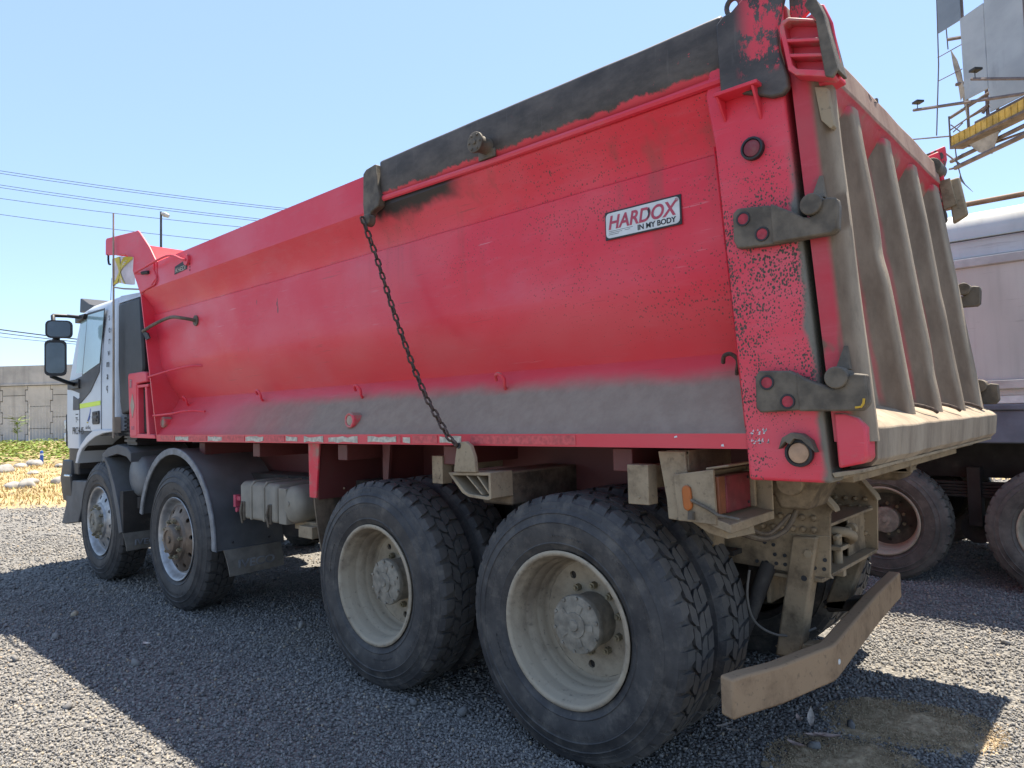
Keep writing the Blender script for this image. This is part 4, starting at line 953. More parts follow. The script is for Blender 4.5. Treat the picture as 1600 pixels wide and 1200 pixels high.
def flap(x, y0, y1, z0, z1, lean, parent, ts):
    m = MB(); secs = []
    for i in range(9):
        t = i / 8; z = z1 + (z0 - z1) * t; xx = x + lean * t + .012 * math.sin(t * 3); dy = .025 * t
        secs.append([(xx, y0 + dy, z - .01 * 0), (xx + .006 * math.sin(2), (y0 + y1) / 2, z + .006 * t), (xx, y1, z + .012 * t), (xx - .012, y1, z + .012 * t), (xx - .012, y0 + dy, z)])
    m.loft(secs); f = build('mud_flap', m, 'flap', truck)
    text('embossed_name', 'IVECO', ts, ((x + lean * .55 + .026), y0 + .085, z0 + (z1 - z0) * .28), (0, 1, 0), (-lean, 0, (z1 - z0)), 'guardlip', f, .1, .001, .004, sx=1.25)
flap(-3.315, .05, .52, .352, .548, .045, mg, .085)
# front axle guard behind wheel
m = MB(); secs = []
for x, z, w in [(-5.72, 1.19, .03), (-5.62, 1.10, .06), (-5.50, .92, .08), (-5.40, .72, .09), (-5.32, .50, .09)]:
    secs.append([(x, -.012, z), (x + w, -.012, z + .02), (x + w, .50, z + .02), (x, .50, z)])
m.loft(secs); g1 = build('mudguard', m, 'guard', truck, .004)
m = MB(); secs = []
for x, z in [(-5.86, 1.24), (-5.70, 1.30), (-5.45, 1.335), (-5.20, 1.31), (-5.10, 1.26)]: secs.append([(x, .02, z), (x, .55, z + .03), (x, .55, z - .05), (x, .02, z - .09)])
m.loft(secs); build('mudguard_top', m, 'guard', g1, .006)
flap(-5.22, -.01, .50, .345, .51, .03, g1, .075)
m = MB().box(-5.30, -5.22, -.005, .5, .40, .9); build('guard_stay', m, 'under', g1)
# air tank (cylinder across the chassis)
m = MB().lathe([(.0005, -.03), (.10, -.024), (.165, -.008), (.195, .02), (.200, .05), (.200, .75)], 36, (-5.18, .10, 1.04)); at = build('air_tank', m, 'airtank', truck)
m = MB().cyl((-5.12, .12, .84), (-5.12, .12, .74), .035, 10); m.box(-5.25, -5.0, .25, .30, .82, .90); build('tank_drain', m, 'under', at)

# ---- chassis, axles and dark mechanical bits
m = MB()
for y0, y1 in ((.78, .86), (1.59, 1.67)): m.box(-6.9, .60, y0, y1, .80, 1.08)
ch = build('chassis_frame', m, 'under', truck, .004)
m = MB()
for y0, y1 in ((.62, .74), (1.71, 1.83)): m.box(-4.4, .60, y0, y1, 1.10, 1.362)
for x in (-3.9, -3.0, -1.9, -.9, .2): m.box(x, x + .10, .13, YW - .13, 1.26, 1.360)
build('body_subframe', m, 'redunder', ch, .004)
for x in AX:
    m = MB(); m.cyl((x, .25, WZ), (x, YW - .25, WZ), .085, 14)
    if x > -2: m.ball((x, YW / 2, WZ), .24, 16, 10, (1, .8, 1)); m.box(x - .12, x + .12, .55, .75, WZ - .15, WZ + .2)
    else: m.box(x - .08, x + .08, .4, YW - .4, WZ - .06, WZ + .1)
    build('axle', m, 'under', ch, 0)
m = MB()
for y in (.64, 1.72):
    for k in range(8): m.box(-1.9 + k * .09, .5 - k * .09, y, y + .09, .84 - k * .026, .862 - k * .026)
    for xa in (AX[2], AX[3]):
        for k in range(4): m.box(xa - .75 + k * .1, xa + .75 - k * .1, y, y + .09, .74 - k * .028, .765 - k * .028)
build('leaf_spring', m, 'under', ch)
m = MB(); m.cyl((-4.8, YW / 2, .85), (-1.6, YW / 2, .70), .06, 12); m.cyl((-1.1, YW / 2, .65), (-.3, YW / 2, .62), .06, 12); m.box(-5.8, -4.6, .95, 1.5, .60, 1.05); m.box(-2.9, -2.3, 1.72, 2.35, .55, 1.05); m.box(-3.9, -2.5, 1.75, 2.4, .75, 1.15); m.cyl((-3.6, .88, 1.1), (-3.2, .88, 1.1), .1, 12); m.box(-4.3, -1.9, .40, .62, .98, 1.10)
m.box(-3.6, -2.25, .55, .75, .60, .78); build('driveline', m, 'under', ch)
m = MB()
for z in (.60, .635, .67): m.box(-2.9, -2.0, .55, .64, z, z + .022)
m.box(-2.55, -2.48, .52, .66, .58, .74); build('spring_pack', m, 'under', ch)

# ---- tail end: lamp bracket
m = MB(); m.loft([[(.468, .06, 1.355), (.590, .06, 1.355), (.590, .075, 1.355), (.468, .075, 1.355)], [(.500, .06, 1.165), (.60, .06, 1.20), (.60, .075, 1.20), (.500, .075, 1.165)], [(.505, .06, 1.085), (.565, .06, 1.080), (.565, .075, 1.08), (.505, .075, 1.085)]]); lb = build('lamp_bracket', m, 'tan', truck, .004)
m = MB().loft([[(.585, .075, 1.355), (.597, .075, 1.355), (.597, .45, 1.355), (.585, .45, 1.355)], [(.585, .075, 1.28), (.597, .075, 1.28), (.597, .45, 1.24), (.585, .45, 1.24)]]); m.box(.50, .60, .075, .5, 1.345, 1.358); build('bracket_web', m, 'tan', lb)
sideplate = [(.545, 1.265), (.715, 1.290), (.722, 1.080), (.560, 1.085)]
m = MB().prism(sideplate, 'y', .040, .056); build('side_plate', m, 'tan', lb, .003)
pts = []
for a in range(0, 181, 30): pts.append((.606 + .019 * math.cos(R(a)), 1.205 + .022 * math.sin(R(a))))
for a in range(180, 361, 30): pts.append((.610 + .019 * math.cos(R(a)), 1.150 + .022 * math.sin(R(a))))
m = MB().prism(pts, 'y', .024, .041); build('side_marker', m, 'amber', lb, .005)
m = MB().cyl((.622, .034, 1.125), (.622, .03, 1.095), .014, 8); m.tube([(.625, .03, 1.17), (.70, .028, 1.14), (.735, .028, 1.12), (.82, .03, 1.11)], .007, 6); build('cable_stub', m, 'hook', lb)
m = MB().box(.69, .728, .058, .115, 1.118, 1.262); tl = build('tail_lamp', m, 'amberdull', truck, .004)
m = MB().box(.69, .730, .117, .335, 1.116, 1.262); build('red_lens', m, 'redlens', tl, .006)
m = MB(); m.cyl((.728, .31, 1.24), (.734, .31, 1.24), .006, 8); m.cyl((.728, .31, 1.14), (.734, .31, 1.14), .006, 8); build('lens_screw', m, 'ink', tl)
m = MB(); m.box(.67, .69, .058, .40, 1.10, 1.28); m.box(.69, .745, .34, .36, 1.118, 1.268); m.box(.69, .80, .385, .395, 1.10, 1.28); m.loft([[(.68, .045, 1.112), (.775, .05, 1.085), (.80, .395, 1.100), (.68, .395, 1.116)], [(.68, .045, 1.080), (.775, .05, 1.050), (.80, .395, 1.065), (.68, .395, 1.085)]]); m.loft([[(.68, .05, 1.285), (.775, .05, 1.300), (.775, .38, 1.300), (.68, .38, 1.285)], [(.68, .05, 1.295), (.775, .05, 1.310), (.775, .38, 1.312), (.68, .38, 1.295)]]); build('lamp_housing', m, 'tan', truck, .004)
m = MB(); m.loft([[(.60, .07, 1.08), (.72, .07, 1.08), (.75, .30, 1.06), (.62, .30, 1.06)], [(.66, .10, 1.035), (.735, .10, 1.02), (.76, .30, 1.015), (.68, .30, 1.03)]]); build('number_lamp', m, 'tan', lb, .004)
m = MB().tube(smooth_path([(.72, .25, 1.02), (.77, .36, .985), (.81, .48, 1.01), (.83, .56, 1.09)]), .011, 8); m.tube(smooth_path([(.74, .30, 1.03), (.78, .38, 1.005), (.82, .50, 1.07)]), .008, 8); build('cable', m, 'chassisdark', lb)

# ---- tail end plates with rivets, coupling, hinge boss
def rivet(m, y, sgn, pts, r=.016):
    for x, z in pts: build('rivet', MB().lathe([(r, 0), (r, sgn * .008), (r * .75, sgn * .016), (.0005, sgn * .02)], 12, (x, y, z)), 'chassis', m)
pl = [(.36, 1.10), (.60, 1.10), (.845, 1.165), (.925, 1.085), (.905, 1.05), (.893, .785), (.905, .772), (.40, .79), (.36, .83)]
ep = build('end_plate', MB().prism(pl, 'y', .735, .752), 'chassis', truck, .003)
rivet(ep, .735, -1, [(.640 + i * .049, 1.027) for i in range(5)] + [(.606 + i * .0456, .975) for i in range(6)] + [(.545 + i * .05, .930) for i in range(3)], .0145)
for x, z in [(.57, .81), (.615, .81), (.66, .81), (.70, .81), (.83, .81), (.87, .81), (.61, .90), (.65, .893), (.655, .85), (.70, .85), (.875, .85)]: build('bolt_hole', MB().cyl((x, .730, z), (x, .7355, z), .0085, 10), 'ink', ep)
m = MB(); m.prism([(.84, 1.195), (.935, 1.085), (.94, 1.065), (.92, 1.08), (.85, 1.165)], 'y', .70, .76); m.prism([(.40, .94), (.90, .955), (.90, .95), (.40, .934)], 'y', .731, .737); build('plate_lip', m, 'tan', ep, .002)
pf = [(.50, 1.10), (.66, 1.09), (.78, 1.145), (.86, 1.035), (.868, 1.02), (.857, .755), (.50, .77)]
fp = build('end_plate', MB().prism(pf, 'y', 1.57, 1.587), 'chassis', truck, .003)
rivet(fp, 1.57, -1, [(.66 + i * .05, 1.02) for i in range(4)] + [(.68 + i * .05, .975) for i in range(4)] + [(.75, .905), (.79, .905), (.72, .85), (.80, .84)], .013)
m = MB(); m.loft([[(.60, 1.20, 1.225), (.80, 1.20, 1.235), (.80, 1.57, 1.165), (.60, 1.57, 1.12)], [(.60, 1.20, 1.215), (.80, 1.20, 1.225), (.80, 1.57, 1.155), (.60, 1.57, 1.11)]]); m.prism([(.77, 1.165), (.87, 1.045), (.878, 1.02), (.79, 1.14)], 'y', 1.53, 1.60); build('plate_lip', m, 'tan', fp, .003)
m = MB(); m.box(.62, .845, .752, 1.57, .965, .980); m.box(.62, .855, .752, 1.57, .745, .762); m.box(.60, .62, .752, 1.57, .62, 1.10); m.box(.79, .80, 1.30, 1.57, .762, .965)
ep2 = build('rear_crossmember', m, 'chassis', truck, .003)
m = MB().cyl((.80, 1.13, .74), (.80, 1.13, .90), .022, 12); m.tube(smooth_path([(.70, 1.10, .90), (.78, 1.10, .915), (.84, 1.13, .91), (.86, 1.17, .885), (.83, 1.20, .86)]), .024, 10); m.cyl((.82, 1.04, .895), (.82, 1.26, .905), .013, 8); m.cyl((.82, 1.27, .905), (.82, 1.30, .906), .028, 10); m.box(.76, .84, 1.06, 1.20, .83, .85); m.box(.78, .83, 1.11, 1.15, .70, .745); build('tow_coupling', m, 'tan', ep2, .003)
# tipping hinge boss
m = MB(); m.loft([[(.66, .40, 1.262), (1.02, .40, 1.262), (1.02, .70, 1.262), (.66, .70, 1.262)], [(.765, .43, 1.20), (.965, .43, 1.20), (.965, .68, 1.20), (.765, .68, 1.20)], [(.80, .45, 1.10), (.915, .45, 1.10), (.915, .66, 1.10), (.80, .66, 1.10)]]); hb_ = build('tipping_hinge', m, 'chassis', truck, .012, 40, 3)
m = MB().cyl((.862, .40, 1.215), (.862, .46, 1.215), .055, 24); build('hinge_shaft', m, 'chassis', hb_, .006)
m = MB(); m.loft([[(.66, 1.75, 1.262), (1.02, 1.75, 1.262), (1.02, 2.05, 1.262), (.66, 2.05, 1.262)], [(.76, 1.79, 1.10), (.92, 1.79, 1.10), (.92, 2.01, 1.10), (.76, 2.01, 1.10)]]); build('hinge_block', m, 'chassis', hb_, .02)
m = MB(); m.box(.9, 1.02, 1.62, 1.66, 1.16, 1.26); m.prism([(.86, 1.19), (1.0, 1.185), (1.01, 1.165), (.86, 1.16)], 'y', 1.62, 1.80); build('hinge_tab', m, 'tan', hb_, .003)

# ---- bent underrun bar with its two uprights
m = MB(); pth = [(.775, -.045), (.80, .02), (.85, .20), (.905, .44), (.935, .52), (.925, .60), (.90, .86), (.85, 1.45), (.805, 2.06)]
secs = []
for i, (x, y) in enumerate(pth):
    a = Vector((*pth[min(i + 1, 8)], 0)) - Vector((*pth[max(i - 1, 0)], 0)); a.normalize(); n_ = Vector((a.y, -a.x, 0)) * .032
    dz = .005 * math.sin(i * 2)
    secs.append([(x - n_.x, y - n_.y, .552 + dz), (x + n_.x, y + n_.y, .552 + dz), (x + n_.x, y + n_.y, .408 + dz), (x - n_.x, y - n_.y, .408 + dz)])
m.loft(secs); ub = build('underrun_bar', m, 'bar', truck, .010, 40, 3)
m = MB().prism([(.02, .47), (.045, .50), (.05, .54), (.03, .535), (.012, .50)], 'x', .8, .8); 
m = MB().ball((.958, .60, .470), .012, 8, 5, (.5, 1, 1)); build('paint_spot', m, 'plate', ub)
def upright(pA, pB, y0, y1, w):
    m = MB(); secs = []
    for x, z in (pA, pB): secs.append([(x, y0, z), (x + w, y0, z + .005), (x + w, y1, z + .005), (x, y1, z)])
    m.loft(secs); return m
up = build('bar_upright', upright((.745, .945), (.645, .40), .71, .80, .11), 'chassis', truck, .01)
m = MB().cyl((.815, .700, .875), (.815, .712, .875), .019, 6); build('bolt', m, 'tan', up)
m = MB().cyl((.79, .7085, .765), (.79, .712, .765), .013, 12); build('bolt_hole', m, 'ink', up)
m = MB().prism([(.64, .44), (.89, .50), (.89, .45), (.70, .40)], 'y', .72, .80); build('bar_stay', m, 'chassis', up, .004)
up2 = build('bar_upright', upright((.70, .78), (.555, .40), 1.60, 1.69, .11), 'chassis', truck, .01)
m = MB().prism([(.55, .44), (.80, .50), (.80, .43), (.58, .38)], 'y', 1.60, 1.70); build('bar_stay', m, 'under', up2, .01)
m = MB(); m.tube(smooth_path([(.60, .58, .80), (.585, .58, .68), (.60, .61, .57), (.66, .67, .51), (.73, .74, .50), (.80, .80, .53)]), .0055, 6); m.tube([(.70, .80, .78), (.72, .84, .70), (.70, .86, .62)], .006, 6); m.cyl((.70, .84, .58), (.70, .88, .58), .035, 12); build('brake_hose', m, 'wire', truck)
m = MB(); m.cyl((.62, .75, .80), (.52, .60, .45), .035, 12); build('shock_absorber', m, 'under', truck); build('brake_chamber', MB().cyl((.3, .7, .75), (.35, .95, .7), .09, 14), 'under', truck); build('brake_chamber', MB().cyl((.3, 1.5, .75), (.35, 1.75, .7), .09, 14), 'under', truck)
m = MB(); m.prism([(.33, .98), (.43, .99), (.46, .90), (.44, .78), (.52, .60), (.50, .58), (.41, .78), (.34, .86)], 'y', .60, .615); m.tube([(.47, .61, .57), (.50, .60, .55), (.52, .60, .58), (.50, .60, .62)], .010, 6); sgd = build('spring_guide', m, 'chassis', truck, .003); rivet(sgd, .60, -1, [(.37, .95), (.41, .93), (.37, .90), (.41, .88)], .014)
m = MB().box(.30, .48, .50, .60, .85, 1.10); build('hanger', m, 'chassis', truck, .006)

# ---- cab
def rrect(x0, x1, y0, y1, rf, rr_, z, k=7):
    pts = []
    for cx, cy, r, a0 in [(x1 - rr_, y1 - rr_, rr_, 0), (x0 + rf, y1 - rf, rf, 90), (x0 + rf, y0 + rf, rf, 180), (x1 - rr_, y0 + rr_, rr_, 270)]:
        pts += [(cx + r * math.cos(R(a0 + 90 * i / k)), cy + r * math.sin(R(a0 + 90 * i / k)), z) for i in range(k + 1)]
    return pts
m = MB(); S_ = []
for z, xf, ins, rf in [(1.472, -7.20, 0, .36), (1.60, -7.21, 0, .36), (1.92, -7.20, 0, .36), (2.05, -7.11, .003, .36), (2.40, -6.95, .012, .36), (2.66, -6.81, .022, .36), (2.735, -6.74, .035, .36), (2.78, -6.62, .075, .36), (2.81, -6.40, .16, .36), (2.83, -6.1, .3, .4)]:
    S_.append(rrect(xf, -5.40 + (.0 if z < 2.7 else .0), ins, YW - ins, rf, .05, z))
m.loft(S_); S2 = []
for z, xf in [(1.285, -7.19), (1.474, -7.20)]: S2.append(rrect(xf, -6.50, .002, YW - .002, .36, .02, z))
m.loft(S2)
# roof over the dark rear quarter
m.loft([[(-5.42, .03, 2.70), (-5.42, .05, 2.775), (-5.42, .3, 2.83), (-5.42, YW - .3, 2.83), (-5.42, YW - .03, 2.70)], [(-4.86, .04, 2.70), (-4.86, .07, 2.745), (-4.86, .3, 2.78), (-4.86, YW - .3, 2.78), (-4.86, YW - .04, 2.70)]])
cab = build('cab', m, 'white', truck, smooth=40)
WO[cab] = T0.copy()
def face(poly, y0, y1, name, mat, bev=.004): return build(name, MB().prism(poly, 'y', y0, y1), mat, cab, bev)
face([(-5.415, 2.695), (-4.87, 2.695), (-4.83, 2.3), (-4.80, 2.05), (-4.84, 1.93), (-5.16, 1.64), (-5.34, 1.62), (-5.39, 1.74), (-5.43, 2.10)], .025, 2.38, 'rear_quarter', 'black', .02)
m = MB()
for i in range(7): m.box(-5.34, -5.06, .05, .5, 1.36 + i * .036, 1.382 + i * .036)
m.box(-5.33, -5.08, .07, .5, 1.33, 1.64); build('louvre', m, 'black', cab)
dr = face([(-6.47, 1.49), (-5.80, 1.49), (-5.80, 1.74), (-5.76, 2.69), (-6.20, 2.72), (-6.36, 2.10), (-6.47, 1.9)], -.002, .004, 'door', 'white', .002)
face([(-6.20, 2.695), (-5.685, 2.685), (-5.825, 2.13), (-6.385, 2.03)], -.006, -.002, 'window_seal', 'black', .002)
face([(-6.185, 2.672), (-5.705, 2.665), (-5.838, 2.15), (-6.35, 2.06)], -.0085, -.004, 'side_window', 'glass', .002)
face([(-6.43, 2.66), (-6.235, 2.66), (-6.40, 2.06), (-6.62, 2.06)], .004, .02, 'quarter_glass', 'glass', .002)
face([(-6.36, 2.05), (-5.83, 2.14), (-5.845, 2.06), (-6.11, 1.875), (-6.40, 1.77), (-6.45, 1.76), (-6.45, 1.87), (-6.74, 1.92), (-6.74, 2.01)], -.010, .006, 'door_trim', 'guard', .004)
m = MB()
for a, b in [((-5.785, 2.66), (-5.805, 1.72)), ((-5.805, 1.72), (-5.805, 1.485)), ((-6.46, 1.76), (-6.46, 1.46))]:
    m.tube([(a[0], -.003, a[1]), (b[0], -.003, b[1])], .004, 5)
build('door_gap', m, 'ink', cab)
face([(-6.45, 1.757), (-5.83, 1.772), (-5.83, 1.728), (-6.45, 1.708)], -.006, .0, 'lime_stripe', 'lime', 0)
hp = build('door_handle', MB().prism([(-6.045, 1.665), (-5.855, 1.672), (-5.85, 1.55), (-5.87, 1.538), (-6.03, 1.535), (-6.05, 1.55)], 'y', -.014, .0), 'black', truck, .006)
m = MB(); m.box(-6.02, -5.91, -.020, -.012, 1.635, 1.655); m.box(-6.02, -5.91, -.020, -.012, 1.565, 1.583); build('grip', m, 'ink', hp)
m = MB(); m.box(-6.03, -5.89, -.022, -.013, 1.592, 1.622); build('grip_bar', m, 'guard', hp, .004)
face([(-6.67, 1.85), (-6.52, 1.81), (-6.46, 1.825), (-6.48, 1.695), (-6.68, 1.695)], -.007, .006, 'corner_panel', 'guard', .006)
for i, (chh, x, z) in enumerate(zip('servmaq', (-5.575, -5.575, -5.58, -5.60, -5.625, -5.635, -5.645), (2.58, 2.46, 2.35, 2.235, 2.125, 2.005, 1.895))):
    text('vertical_lettering', chh, .105, (x, -.0015, z - .03), (1, 0, -.02), (0, 0, 1), 'ink', cab, 0, .0, .0008, 'CENTER')
text('fleet_number', 'PRCH-45', .112, (-6.70, -.0045, 1.436), (1, 0, 0), (0, 0, 1), 'ink', cab, 0, -.001, .001, sx=.84)
text('door_lettering', 'airliq', .055, (-6.28, -.003, 1.49), (1, 0, 0), (0, 0, 1), 'guard', cab, 0, 0, .0006, sx=1.4)
m = MB()
for a, b, z, h in [(-6.71, -6.52, 1.645, .010), (-6.71, -6.54, 1.605, .012), (-6.71, -6.52, 1.586, .010), (-6.71, -6.58, 1.565, .010)]:
    x = a
    while x < b: w = random.uniform(.008, .02); m.box(x, x + w, -.004 if x > -6.6 else .001, .006, z, z + h * random.uniform(.6, 1.2)); x += w + .006
build('small_print', m, 'ink', cab, smooth=0)
m = MB().prism([(-6.12, 1.70), (-6.135, 1.64), (-6.18, 1.59), (-6.225, 1.57), (-6.19, 1.605), (-6.15, 1.65)], 'y', -.005, 0); build('leaf_emblem', m, 'blue', cab, smooth=0)
m = MB().prism([(-6.13, 1.625), (-6.16, 1.585), (-6.20, 1.565), (-6.175, 1.60)], 'y', -.0055, 0); build('leaf_emblem', m, 'blue', cab, smooth=0)
m = MB().prism([(-6.235, 1.565), (-6.19, 1.56), (-6.20, 1.55), (-6.24, 1.552)], 'y', -.005, 0); build('emblem_dash', m, 'yellow', cab, smooth=0)
# white wheel arch
ao = [(-6.56, 1.13), (-6.50, 1.24), (-6.40, 1.32), (-6.20, 1.415), (-6.01, 1.475), (-5.75, 1.482), (-5.40, 1.478)]; ai = [(-6.49, 1.13), (-6.43, 1.21), (-6.34, 1.285), (-6.13, 1.36), (-5.95, 1.41), (-5.72, 1.445), (-5.40, 1.462)]
m = MB(); m.loft([[(a[0], -.020, a[1]), (a[0], .25, a[1]), (b[0], .25, b[1]), (b[0], -.020, b[1])] for a, b in zip(ao, ai)]); build('wheel_arch', m, 'white', cab, .008)
m = MB(); m.loft([[(a[0] + .01, .01, a[1] - .02), (a[0] + .01, .70, a[1] - .02), (a[0] + .03, .70, a[1] - .06), (a[0] + .03, .01, a[1] - .06)] for a in ao]); m.box(-6.5, -5.4, .68, .72, .7, 1.46); build('arch_liner', m, 'under', cab)
# front: windscreen, grille, headlamps, bumper, visor
m = MB(); m.add([(-7.115, .35, 2.06), (-7.115, YW - .35, 2.06), (-6.82, YW - .35, 2.68), (-6.82, .35, 2.68)], [(0, 1, 2, 3)]); m.add([(-7.09, .35, 2.06), (-7.09, YW - .35, 2.06), (-6.80, YW - .35, 2.68), (-6.80, .35, 2.68)], [(0, 1, 2, 3)]); build('windscreen', m, 'glass', cab)
m = MB()
for i in range(5): m.box(-7.235, -7.195, .4, YW - .4, 1.36 + i * .11, 1.42 + i * .11)
build('grille', m, 'black', cab, .01)
for s_ in (0, 1):
    f = (lambda y: YW - y) if s_ else (lambda y: y)
    m = MB(); secs = []
    for x, y in [(-7.06, .03), (-7.16, .10), (-7.22, .22), (-7.24, .40)]: secs.append([(x, f(y), 1.30), (x, f(y), 1.66), (x + .04, f(y + .04), 1.66), (x + .04, f(y + .04), 1.30)])
    m.loft(secs); hl_ = build('headlamp', m, 'black', truck, .012)
    for zc_ in (1.40, 1.54):
        m = MB(); secs = []
        for x, y in [(-7.075, .02), (-7.165, .085), (-7.232, .21), (-7.25, .33)]: secs.append([(x, f(y), zc_ - .05), (x, f(y), zc_ + .05), (x + .03, f(y + .03), zc_ + .05), (x + .03, f(y + .03), zc_ - .05)])
        m.loft(secs); build('lamp_lens', m, 'chrome', hl_, .008)
m = MB(); m.loft([rrect(-7.19, -6.62, .03, YW - .03, .3, .02, 1.0), rrect(-7.19, -6.60, .03, YW - .03, .3, .02, 1.286)]); build('step_panel', m, 'black', cab, .01)
m = MB(); m.loft([rrect(-7.30, -6.80, .02, YW - .02, .22, .02, .70), rrect(-7.33, -6.78, .0, YW, .22, .02, .95), rrect(-7.30, -6.80, .02, YW - .02, .22, .02, 1.15)]); bu = build('bumper', m, 'black', truck, .01)
m = MB(); m.prism([(-6.98, .93), (-6.28, .95), (-6.36, .80), (-6.58, .50), (-7.05, .44), (-7.16, .44), (-7.0, .66)], 'y', .015, .35); m.prism([(-7.2, .44), (-6.62, .50), (-6.7, .75), (-7.15, .72)], 'y', .3, YW - .3); build('bumper_skirt', m, 'guard', bu, .012)
m = MB().tube([(-6.93, -.01, .985), (-6.72, -.015, .99)], .014, 8); build('step_bar', m, 'chrome', bu)
m = MB(); m.prism([(-6.95, 2.82), (-7.22, 2.84), (-7.20, 3.00), (-7.17, 3.00), (-6.90, 2.90), (-6.72, 2.86)], 'y', .22, YW - .22); build('sun_visor', m, 'black', cab, .008)
# mirrors
m = MB(); m.tube([(-6.35, .03, 2.665), (-6.46, -.12, 2.685), (-6.42, -.26, 2.675)], .020, 8); m.tube([(-6.42, -.26, 2.675), (-6.36, -.27, 2.58)], .022, 8); m.tube([(-6.33, -.25, 2.45), (-6.34, -.26, 2.36)], .035, 8); m.tube([(-6.60, .0, 1.965), (-6.42, -.15, 1.99), (-6.33, -.30, 2.04)], .022, 8); m.box(-6.78, -6.42, -.03, .02, 1.92, 2.02); m.prism([(-6.52, 2.62), (-6.26, 2.64), (-6.22, 2.69), (-6.52, 2.70)], 'y', -.03, .03); ma = build('mirror_arm', m, 'black', cab, .006)
def mirror(c, w, h, tilt, far=False):
    # housing facing rearward (+x), slightly turned outward to the viewer
    m = MB(); g_ = MB(); th = R(tilt); ex = Vector((-math.sin(th), -math.cos(th), 0)); en = Vector((math.cos(th), -math.sin(th), 0)); ez = Vector((0, 0, 1)); c = Vector(c)
    if far: ex.y *= -1; en.y *= -1
    def rr2(k, d, b=1.): 
        pts = []
        for cx, cz, a0 in [(1, 1, 0), (-1, 1, 90), (-1, -1, 180), (1, -1, 270)]:
            r = .045 * k
            pts += [c + ex * (cx * (w / 2 * k - r) + r * math.cos(R(a0 + a))) + ez * (cz * (h / 2 * k - r) + r * math.sin(R(a0 + a))) + en * d for a in (0, 30, 60, 90)]
        return pts
    m.loft([rr2(.55, -.10), rr2(.9, -.06), rr2(1., .0), rr2(1., .035)]); h_ = build('mirror', m, 'black', truck, 0, 50)
    g_.loft([rr2(.86, .036), rr2(.85, .039)]); build('mirror_glass', g_, 'mirror', h_, 0, 30)
mirror((-6.24, -.25, 2.51), .235, .18, 22); mirror((-6.28, -.27, 2.22), .19, .365, 22)
mirror((-6.3, YW + .30, 2.52), .25, .18, 22, True); mirror((-6.35, YW + .30, 2.215), .24, .36, 22, True)
m = MB().tube([(-7.38, .6, 2.85), (-7.36, .6, 3.12), (-7.33, .6, 3.31)], [.006, .004, .003], 6); m.box(-7.4, -6.4, .59, .61, 2.80, 2.86); build('antenna', m, 'cable', cab)
# flag on its whip
m = MB().tube([(-5.39, -.03, 1.40), (-5.375, -.03, 2.4), (-5.365, -.03, 3.56)], [.011, .010, .008], 8); m.box(-5.41, -5.37, -.03, .03, 1.45, 1.60); m.tube([(-5.366, -.03, 2.845), (-5.2, .0, 2.81), (-4.95, .05, 2.775)], .008, 6); fw = build('flag_whip', m, 'beige', truck)
m = MB(); NI, NJ = 16, 10
def fl_(u, v): return (-5.365 + .44 * u, -.03 + .035 * math.sin(u * 7 + v) * u, 3.115 - .255 * v - .035 * u + .015 * math.sin(5 * u))
for i in range(NI + 1):
    for j in range(NJ + 1): m.v.append(fl_(i / NI, j / NJ))
for i in range(NI):
    for j in range(NJ): a = i * (NJ + 1) + j; m.f.append((a, a + 1, a + NJ + 2, a + NJ + 1))
fg = build('flag', m, 'flagwhite', truck, smooth=60)
for (u0, v0, u1, v1) in [(.20, 0, .62, 1), (.92, 0, .12, .98)]:
    m = MB(); N = 14
    for off in (-.007, .007):
        o_ = len(m.v)
        for i in range(N + 1):
            t = i / N; u, v = u0 + (u1 - u0) * t, v0 + (v1 - v0) * t
            for d in (-.125, .125): q = fl_(min(1, max(0, u + d)), v); m.v.append((q[0], q[1] + off, q[2]))
        for i in range(N): a = o_ + 2 * i; m.f.append((a, a + 1, a + 3, a + 2))
    build('flag_cross', m, 'yellow', fg, smooth=60)
m = MB()
for j in range(NJ):
    pass
m.tube([(fl_(.012, j / NJ)[0], fl_(.012, j / NJ)[1], fl_(.012, j / NJ)[2]) for j in range(NJ + 1)], .014, 6); build('flag_hem', m, 'bar', fg)
# red service box between cab and body
m = MB().prism([(-5.09, 1.975), (-5.07, 1.998), (-4.75, 1.998), (-4.66, 1.985), (-4.64, 1.90), (-4.88, 1.895), (-4.88, 1.415), (-5.05, 1.405)], 'y', -.005, .30); rb = build('service_box', m, 'redpart', truck, .012, 40, 3)
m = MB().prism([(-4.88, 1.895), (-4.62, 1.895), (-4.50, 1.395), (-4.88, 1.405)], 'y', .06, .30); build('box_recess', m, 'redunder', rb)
m = MB(); m.prism([(-4.88, 1.88), (-4.62, 1.88), (-4.62, 1.855), (-4.88, 1.855)], 'y', .0, .06); m.prism([(-4.88, 1.44), (-4.50, 1.43), (-4.47, 1.395), (-5.05, 1.403)], 'y', .0, .06); m.prism([(-4.70, 1.855), (-4.66, 1.855), (-4.60, 1.43), (-4.66, 1.43)], 'y', .0, .06); m.prism([(-4.88, 1.855), (-4.855, 1.855), (-4.845, 1.44), (-4.88, 1.44)], 'y', .0, .06); build('box_frame', m, 'redpart', rb, .004)
m = MB().prism([(-4.85, 1.85), (-4.70, 1.85), (-4.66, 1.45), (-4.84, 1.45)], 'y', .045, .058); build('dark_slot', m, 'under', rb)
m = MB().prism([(-4.975, 1.805), (-4.925, 1.69), (-4.975, 1.585), (-5.025, 1.70)], 'y', -.008, -.004); build('diamond_sticker', m, 'beige', rb, smooth=0)
m = MB(); m.box(-5.01, -4.94, -.007, -.004, 1.475, 1.51); m.box(-5.045, -4.985, -.007, -.004, 1.86, 1.94); build('small_sticker', m, 'signred', rb, smooth=0)
